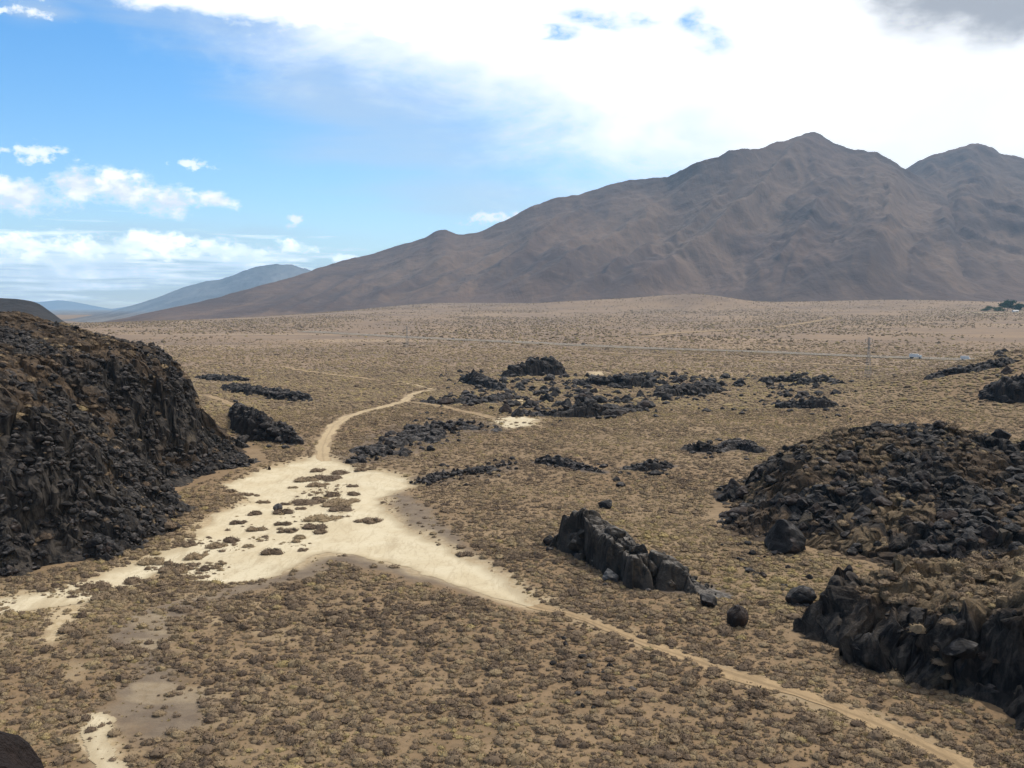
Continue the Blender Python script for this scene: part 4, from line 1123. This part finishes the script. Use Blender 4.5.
# green trees and a white shed at the foot of the mountain
M_leaf, ntl, bl = new_mat('green_leaves')
Pl = ntl.n('ShaderNodeNewGeometry').outputs['Position']
ntl.l(ntl.mix(ntl.ss(.4, .6, ntl.noise(Pl, 0.4, 4)), (0.024, 0.055, 0.024), (0.055, 0.095, 0.04)), bl.inputs['Base Color'])
M_bark = mat_plain('bark', (0.12, 0.09, 0.065), 0.9)
def tree(px, D, h, w, label, seed):
    rg = np.random.default_rng(seed)
    x = (px - 512) / F * D; z = gz(x, D)
    root = bpy.data.objects.new('cottonwood_tree', None); COL.objects.link(root); root.location = (x, D, z)
    tag(root, label, 'tree', )
    bm = bmesh.new()
    bmesh.ops.create_cone(bm, cap_ends=True, segments=8, radius1=.035 * h, radius2=.012 * h, depth=.6 * h); bmesh.ops.translate(bm, verts=bm.verts, vec=(0, 0, .3 * h))
    for k in range(5):
        a = rg.uniform(0, 6.28); bar(bm, (0, 0, h * rg.uniform(.25, .5)), (math.cos(a) * w * .35, math.sin(a) * w * .35, h * rg.uniform(.55, .8)), .012 * h)
    bm_obj('trunk', bm, M_bark, root)
    n = 2400; lob = rg.normal(size=(9, 3)) * [w * .26, w * .26, h * .2] + [0, 0, h * .62]
    c = lob[rg.integers(0, 9, n)] + rg.normal(size=(n, 3)) * [w * .12, w * .12, h * .085]
    c[:, 2] = np.maximum(c[:, 2], h * .12)
    T = (c[:, None, :] + rg.normal(size=(n, 3, 3)) * h * .042).reshape(-1, 3)
    link('crown', np_mesh('crown', T, [np.arange(3 * n).reshape(-1, 3)], mats=[M_leaf]), root)
for k, (px, D, h, w, l_) in enumerate([(1006, 3050, 33, 34, 'tallest round green tree in the grove below the mountain'), (996, 3020, 19, 36, 'low wide green tree at the left end of the far grove'),
        (1017, 3040, 24, 34, 'middle-height green tree right of the tallest far tree'), (1029, 3060, 22, 26, 'green tree just past the right picture edge'), (984, 3060, 13, 30, 'small pale green bush-like tree left of the far grove')]):
    tree(px, D, h, w, l_, 900 + k)
p = ((1014 - 512) / F * 2960, 2960)
root = bpy.data.objects.new('farm_shed', None); COL.objects.link(root); root.location = (p[0], p[1], gz(*p)); tag(root, 'white farm shed in front of the far green grove', 'shed')
bm = bmesh.new(); boxm(bm, (0, 0, 2), (16, 9, 4)); bm_obj('wall', bm, M_white, root)
bm = bmesh.new(); vs = [[bm.verts.new(q) for q in ((s * 8.6, -5.2, 3.9), (s * 8.6, 0, 6.2), (s * 8.6, 5.2, 3.9))] for s in (-1, 1)]
bm.faces.new(vs[0]); bm.faces.new(vs[1][::-1]); [bm.faces.new((vs[0][i], vs[0][(i + 1) % 3], vs[1][(i + 1) % 3], vs[1][i])) for i in range(3)]
bmesh.ops.recalc_face_normals(bm, faces=bm.faces); bm_obj('roof', bm, M_steel, root)
bm = bmesh.new(); boxm(bm, (3, -4.53, 1.5), (3, .1, 3)); bm_obj('door', bm, M_darkp, root)
M_water = mat_plain('pond_water', (0.30, 0.34, 0.36), 0.25)
gx = np.array([(958 - 512) / F * 2900, (1040 - 512) / F * 2900])
build_strip('dirt_track', [(gx[0], 2905), (gx[0] + 80, 2915), (gx[1], 2925)], 16, M_sand, 'white gravel yard leading to the far green grove', lift=0.8, step=12, rag=.2)

# ------------------------------------------------------------------ ledge under the camera and its corner rock
xs = np.arange(-46, 46, 0.7); ys = np.concatenate([np.arange(-60, 0, 1.2), np.arange(0, 9, .25), np.arange(9, 40, .7)])
X, Y = np.meshgrid(xs, ys); x, y = X.ravel(), Y.ravel()
edge = 2.6 - 0.02 * x * x * (np.abs(x) < 40) + 0.35 * vnoise(x / 3, y * 0, seed=301)
s = y - edge
z = np.where(s < 0, 38.3 + 0.15 * fbm(x / 3, y / 3, seed=302, oct=3), np.interp(s, [0, 1.2, 6, 20, 32], [38.3, 33, 22, 3, -3]) + 0.8 * fbm(x / 3, y / 3, seed=303, oct=3) * np.clip(s / 3, 0, 1))
z = np.where(np.abs(x) > 30, z - (np.abs(x) - 30) ** 2 * .18, z); z = np.maximum(z, -4)
me = np_mesh('cliff_ledge', np.stack([x, y, z], 1), [grid_faces(len(xs), len(ys))], {'rock': np.full(len(x), .8)}, mats=[M_hill])
tag(link('cliff_ledge', me), 'dark lava ledge the view is taken from', 'ledge', kind='structure')
V, f = rock_proto(5, 733, 7)
o = link('ledge_rock', np_mesh('ledge_rock', V, [f], mats=[M_red])); o.location = (-1.62, 2.5, 38.2); o.scale = (0.50, 0.5, 0.52); o.rotation_euler = (0, 0.1, 0.4)
tag(o, 'dark maroon rock jutting into the lower left corner', 'rock')

# ------------------------------------------------------------------ air
bm = bmesh.new(); boxm(bm, (0, 19000, 848), (76000, 46000, 1710))
M_haze = bpy.data.materials.new('valley_haze'); M_haze.use_nodes = True
nt = NT(M_haze.node_tree); out = nt.n('ShaderNodeOutputMaterial'); pv = nt.n('ShaderNodeVolumePrincipled')
pv.inputs['Density'].default_value = 3.1e-5; pv.inputs['Color'].default_value = (0.42, 0.70, 1.0, 1); pv.inputs['Anisotropy'].default_value = 0.0
nt.l(pv.outputs[0], out.inputs['Volume'])
HAZE = True
if HAZE:
    hz = bm_obj('haze', bm, M_haze); tag(hz, 'thin blue valley haze between viewer and far mountains', 'haze', kind='stuff')

# ------------------------------------------------------------------ sky, sun
SUN_AZ, SUN_EL = R(38), R(57)
sd = Vector((math.sin(SUN_AZ) * math.cos(SUN_EL), math.cos(SUN_AZ) * math.cos(SUN_EL), math.sin(SUN_EL)))
ld = bpy.data.lights.new('sun', 'SUN'); ld.energy = 5.0; ld.angle = R(0.53); ld.color = (1.0, 0.955, 0.88)
lo = bpy.data.objects.new('sun', ld); COL.objects.link(lo); lo.rotation_euler = sd.to_track_quat('Z', 'Y').to_euler()

W = bpy.data.worlds.new('World'); S.world = W; W.use_nodes = True
nt = NT(W.node_tree)
out = nt.n('ShaderNodeOutputWorld'); bg = nt.n('ShaderNodeBackground'); nt.l(bg.outputs[0], out.inputs[0])
sky = nt.n('ShaderNodeTexSky', sky_type='NISHITA', sun_disc=False, sun_elevation=SUN_EL, sun_rotation=SUN_AZ, altitude=1000, air_density=1.0, dust_density=0.6, ozone_density=1.6)
SKY = 0.10
tc = nt.n('ShaderNodeTexCoord').outputs['Generated']
sp = nt.n('ShaderNodeSeparateXYZ'); nt.l(tc, sp.inputs[0])
U = nt.m('MULTIPLY', nt.m('ARCTAN2', sp.outputs[0], sp.outputs[1]), 1000.0)
Vv = nt.m('MULTIPLY', nt.m('ARCSINE', sp.outputs[2]), 1000.0)
def uv(px, py):
    d = ray(px, py); d = d / np.linalg.norm(d)
    return math.atan2(d[0], d[1]) * 1000, math.asin(d[2]) * 1000
cmb = nt.n('ShaderNodeCombineXYZ'); nt.l(U, cmb.inputs[0]); nt.l(Vv, cmb.inputs[1])
UVv = cmb.outputs[0]
def cn(sx, sy, detail=6, rough=.55, off=(0, 0), dist=0.0):
    mp = nt.n('ShaderNodeMapping'); mp.inputs['Scale'].default_value = (1 / sx, 1 / sy, 1); mp.inputs['Location'].default_value = (off[0], off[1], 0); nt.l(UVv, mp.inputs['Vector'])
    return nt.m('SUBTRACT', nt.noise(mp.outputs[0], 1.0, detail, rough, dist), 0.5)
def ell(px, py, a, b, rot=0.0):
    """1 at the centre, 0 on the rim, negative outside"""
    u0, v0 = uv(px, py)
    du = nt.m('SUBTRACT', U, u0); dv = nt.m('SUBTRACT', Vv, v0)
    c, s_ = math.cos(rot), math.sin(rot)
    x = nt.m('DIVIDE', nt.m('ADD', nt.m('MULTIPLY', du, c), nt.m('MULTIPLY', dv, s_)), a)
    y = nt.m('DIVIDE', nt.m('SUBTRACT', nt.m('MULTIPLY', dv, c), nt.m('MULTIPLY', du, s_)), b)
    return nt.m('SUBTRACT', 1.0, nt.m('SQRT', nt.m('ADD', nt.m('MULTIPLY', x, x), nt.m('MULTIPLY', y, y))))
def mx(*a):
    r = a[0]
    for b in a[1:]: r = nt.m('MAXIMUM', r, b)
    return r
n_a = cn(170, 70, 7, .6, (3, 1), .4); n_b = cn(60, 34, 6, .6, (7, 2)); n_c = cn(300, 40, 5, .55, (1, 9)); n_d = cn(26, 17, 5, .6, (4, 4)); n_e = cn(11, 8, 4, .6, (6, 1))
# --- high bright cloud sheet, upper centre to right
u1, v1 = uv(190, 0); u2, v2 = uv(600, 190)
sl = (v2 - v1) / (u2 - u1)
half = nt.m('DIVIDE', nt.m('SUBTRACT', Vv, nt.m('ADD', nt.m('MULTIPLY', nt.m('SUBTRACT', U, u1), sl), v1)), 100.0)
dA = nt.m('ADD', half, nt.m('ADD', nt.m('MULTIPLY', n_a, 2.2), nt.m('MULTIPLY', n_b, 0.7)))
dA = nt.m('SUBTRACT', dA, nt.m('MULTIPLY', nt.ss(-0.4, 0.6, mx(ell(612, 18, 62, 15, -.05), ell(704, 30, 40, 24, -.5), ell(560, 32, 30, 10))), nt.m('ADD', 1.35, nt.m('MULTIPLY', n_b, 5.5))))
hA = nt.ss(-0.55, 1.1, dA)
# crisp cumulus edge at the top left of the sheet
dT = nt.m('ADD', mx(ell(170, -12, 90, 26), ell(300, 2, 120, 34), ell(430, 20, 140, 40, -.1)), nt.m('MULTIPLY', n_b, 1.6))
hT = nt.ss(0.05, 0.5, dT)
mA = nt.m('MAXIMUM', hA, hT)
# --- cumulus on the left
ca = [ell(20, 196, 56, 20), ell(75, 184, 40, 18), ell(120, 190, 38, 20), ell(165, 202, 42, 17), ell(216, 200, 22, 10)]
dB = nt.m('ADD', nt.m('ADD', mx(*ca), nt.m('MULTIPLY', n_e, 0.8)), nt.m('ADD', nt.m('MULTIPLY', n_d, 2.0), nt.m('MULTIPLY', n_b, 1.2)))
dM = nt.m('ADD', mx(ell(35, 152, 30, 12), ell(190, 163, 22, 8), ell(295, 219, 13, 7), ell(495, 220, 32, 10), nt.m('SUBTRACT', ell(20, 10, 50, 9), .35)), nt.m('ADD', nt.m('MULTIPLY', n_e, 3.0), nt.m('MULTIPLY', n_d, 3.0)))
mB = nt.m('MAXIMUM', nt.ss(0.02, 0.80, dB), nt.m('MULTIPLY', nt.ss(0.1, 1.1, dM), 0.85))
cb = [ell(30, 246, 60, 15), ell(90, 250, 40, 12), ell(150, 244, 60, 15), ell(205, 250, 40, 12),  ell(95, 250, 130, 10), ell(240, 252, 50, 9), ell(292, 248, 24, 8), ell(345, 258, 24, 5)]
dC = nt.m('ADD', mx(*cb), nt.m('ADD', nt.m('ADD', nt.m('MULTIPLY', n_e, 1.2), nt.m('MULTIPLY', n_d, 2.2)), nt.m('ADD', nt.m('MULTIPLY', n_b, 0.3), nt.m('MULTIPLY', n_c, .6))))
n_s = cn(110, 6.5, 5, .6, (2, 5), .3)
dS = nt.m('ADD', mx(ell(60, 268, 190, 42), ell(230, 262, 120, 26)), nt.m('MULTIPLY', n_s, 3.2))
mC = nt.m('MAXIMUM', nt.m('MULTIPLY', nt.ss(-0.05, 0.75, dC), 0.95), nt.m('MULTIPLY', nt.ss(0.1, 1.0, dS), 0.8))
# thin veil between
veil = nt.m('MULTIPLY', nt.ss(-0.12, 0.55, nt.m('ADD', nt.m('MULTIPLY', n_c, 1.2), nt.m('MULTIPLY', mx(ell(450, 165, 230, 90, -.4), ell(30, 12, 40, 12), ell(320, 90, 200, 60, -.4), ell(120, 270, 300, 60)), .45))), 0.5)
c_sky = nt.n('ShaderNodeHueSaturation'); c_sky.inputs['Saturation'].default_value = 1.40; c_sky.inputs['Value'].default_value = 2.15; nt.l(sky.outputs[0], c_sky.inputs['Color'])
K = 1 / SKY
def kc(r, g, b): return (r * K, g * K, b * K)
col = nt.mix(veil, c_sky.outputs[0], kc(.85, .95, 1.05))
shadeC = nt.ss(-0.15, 0.3, nt.m('ADD', n_d, n_b))
col = nt.mix(mC, col, nt.mix(shadeC, kc(2.0, 2.15, 2.35), kc(3.5, 3.45, 3.4)))
base_sh = nt.ss(0.1, 0.6, nt.m('ADD', dB, nt.m('MULTIPLY', n_d, .5)))
col = nt.mix(mB, col, nt.mix(base_sh, kc(1.75, 1.75, 1.75), nt.mix(shadeC, kc(1.25, 1.32, 1.45), kc(2.1, 2.05, 2.0))))
col = nt.mix(mA, col, nt.mix(nt.ss(-.25, .25, n_a), kc(1.50, 1.53, 1.56), kc(1.75, 1.75, 1.75)))
grey = nt.ss(-0.1, 0.6, nt.m('ADD', ell(985, -14, 125, 54, -.12), nt.m('MULTIPLY', n_b, 1.0)))
col = nt.mix(nt.m('MULTIPLY', grey, .9), col, kc(.46, .49, .56))
nt.l(col, bg.inputs[0]); bg.inputs[1].default_value = SKY

# ------------------------------------------------------------------ camera and render settings
cd = bpy.data.cameras.new('camera'); cd.sensor_width = 36; cd.lens = F / 1024 * 36; cd.clip_start = 0.1; cd.clip_end = 120000
co = bpy.data.objects.new('camera', cd); COL.objects.link(co); co.location = (0, 0, CAMZ); co.rotation_euler = (math.pi / 2 - PITCH, 0, 0)
S.camera = co
vs = S.view_settings; vs.view_transform = 'Standard'; vs.look = 'None'; vs.exposure = -0.34; vs.gamma = 1.0; vs.use_curve_mapping = False
S.render.engine = 'CYCLES'
S.cycles.use_denoising = True
S.cycles.max_bounces = 5; S.cycles.diffuse_bounces = 3; S.cycles.volume_bounces = 0
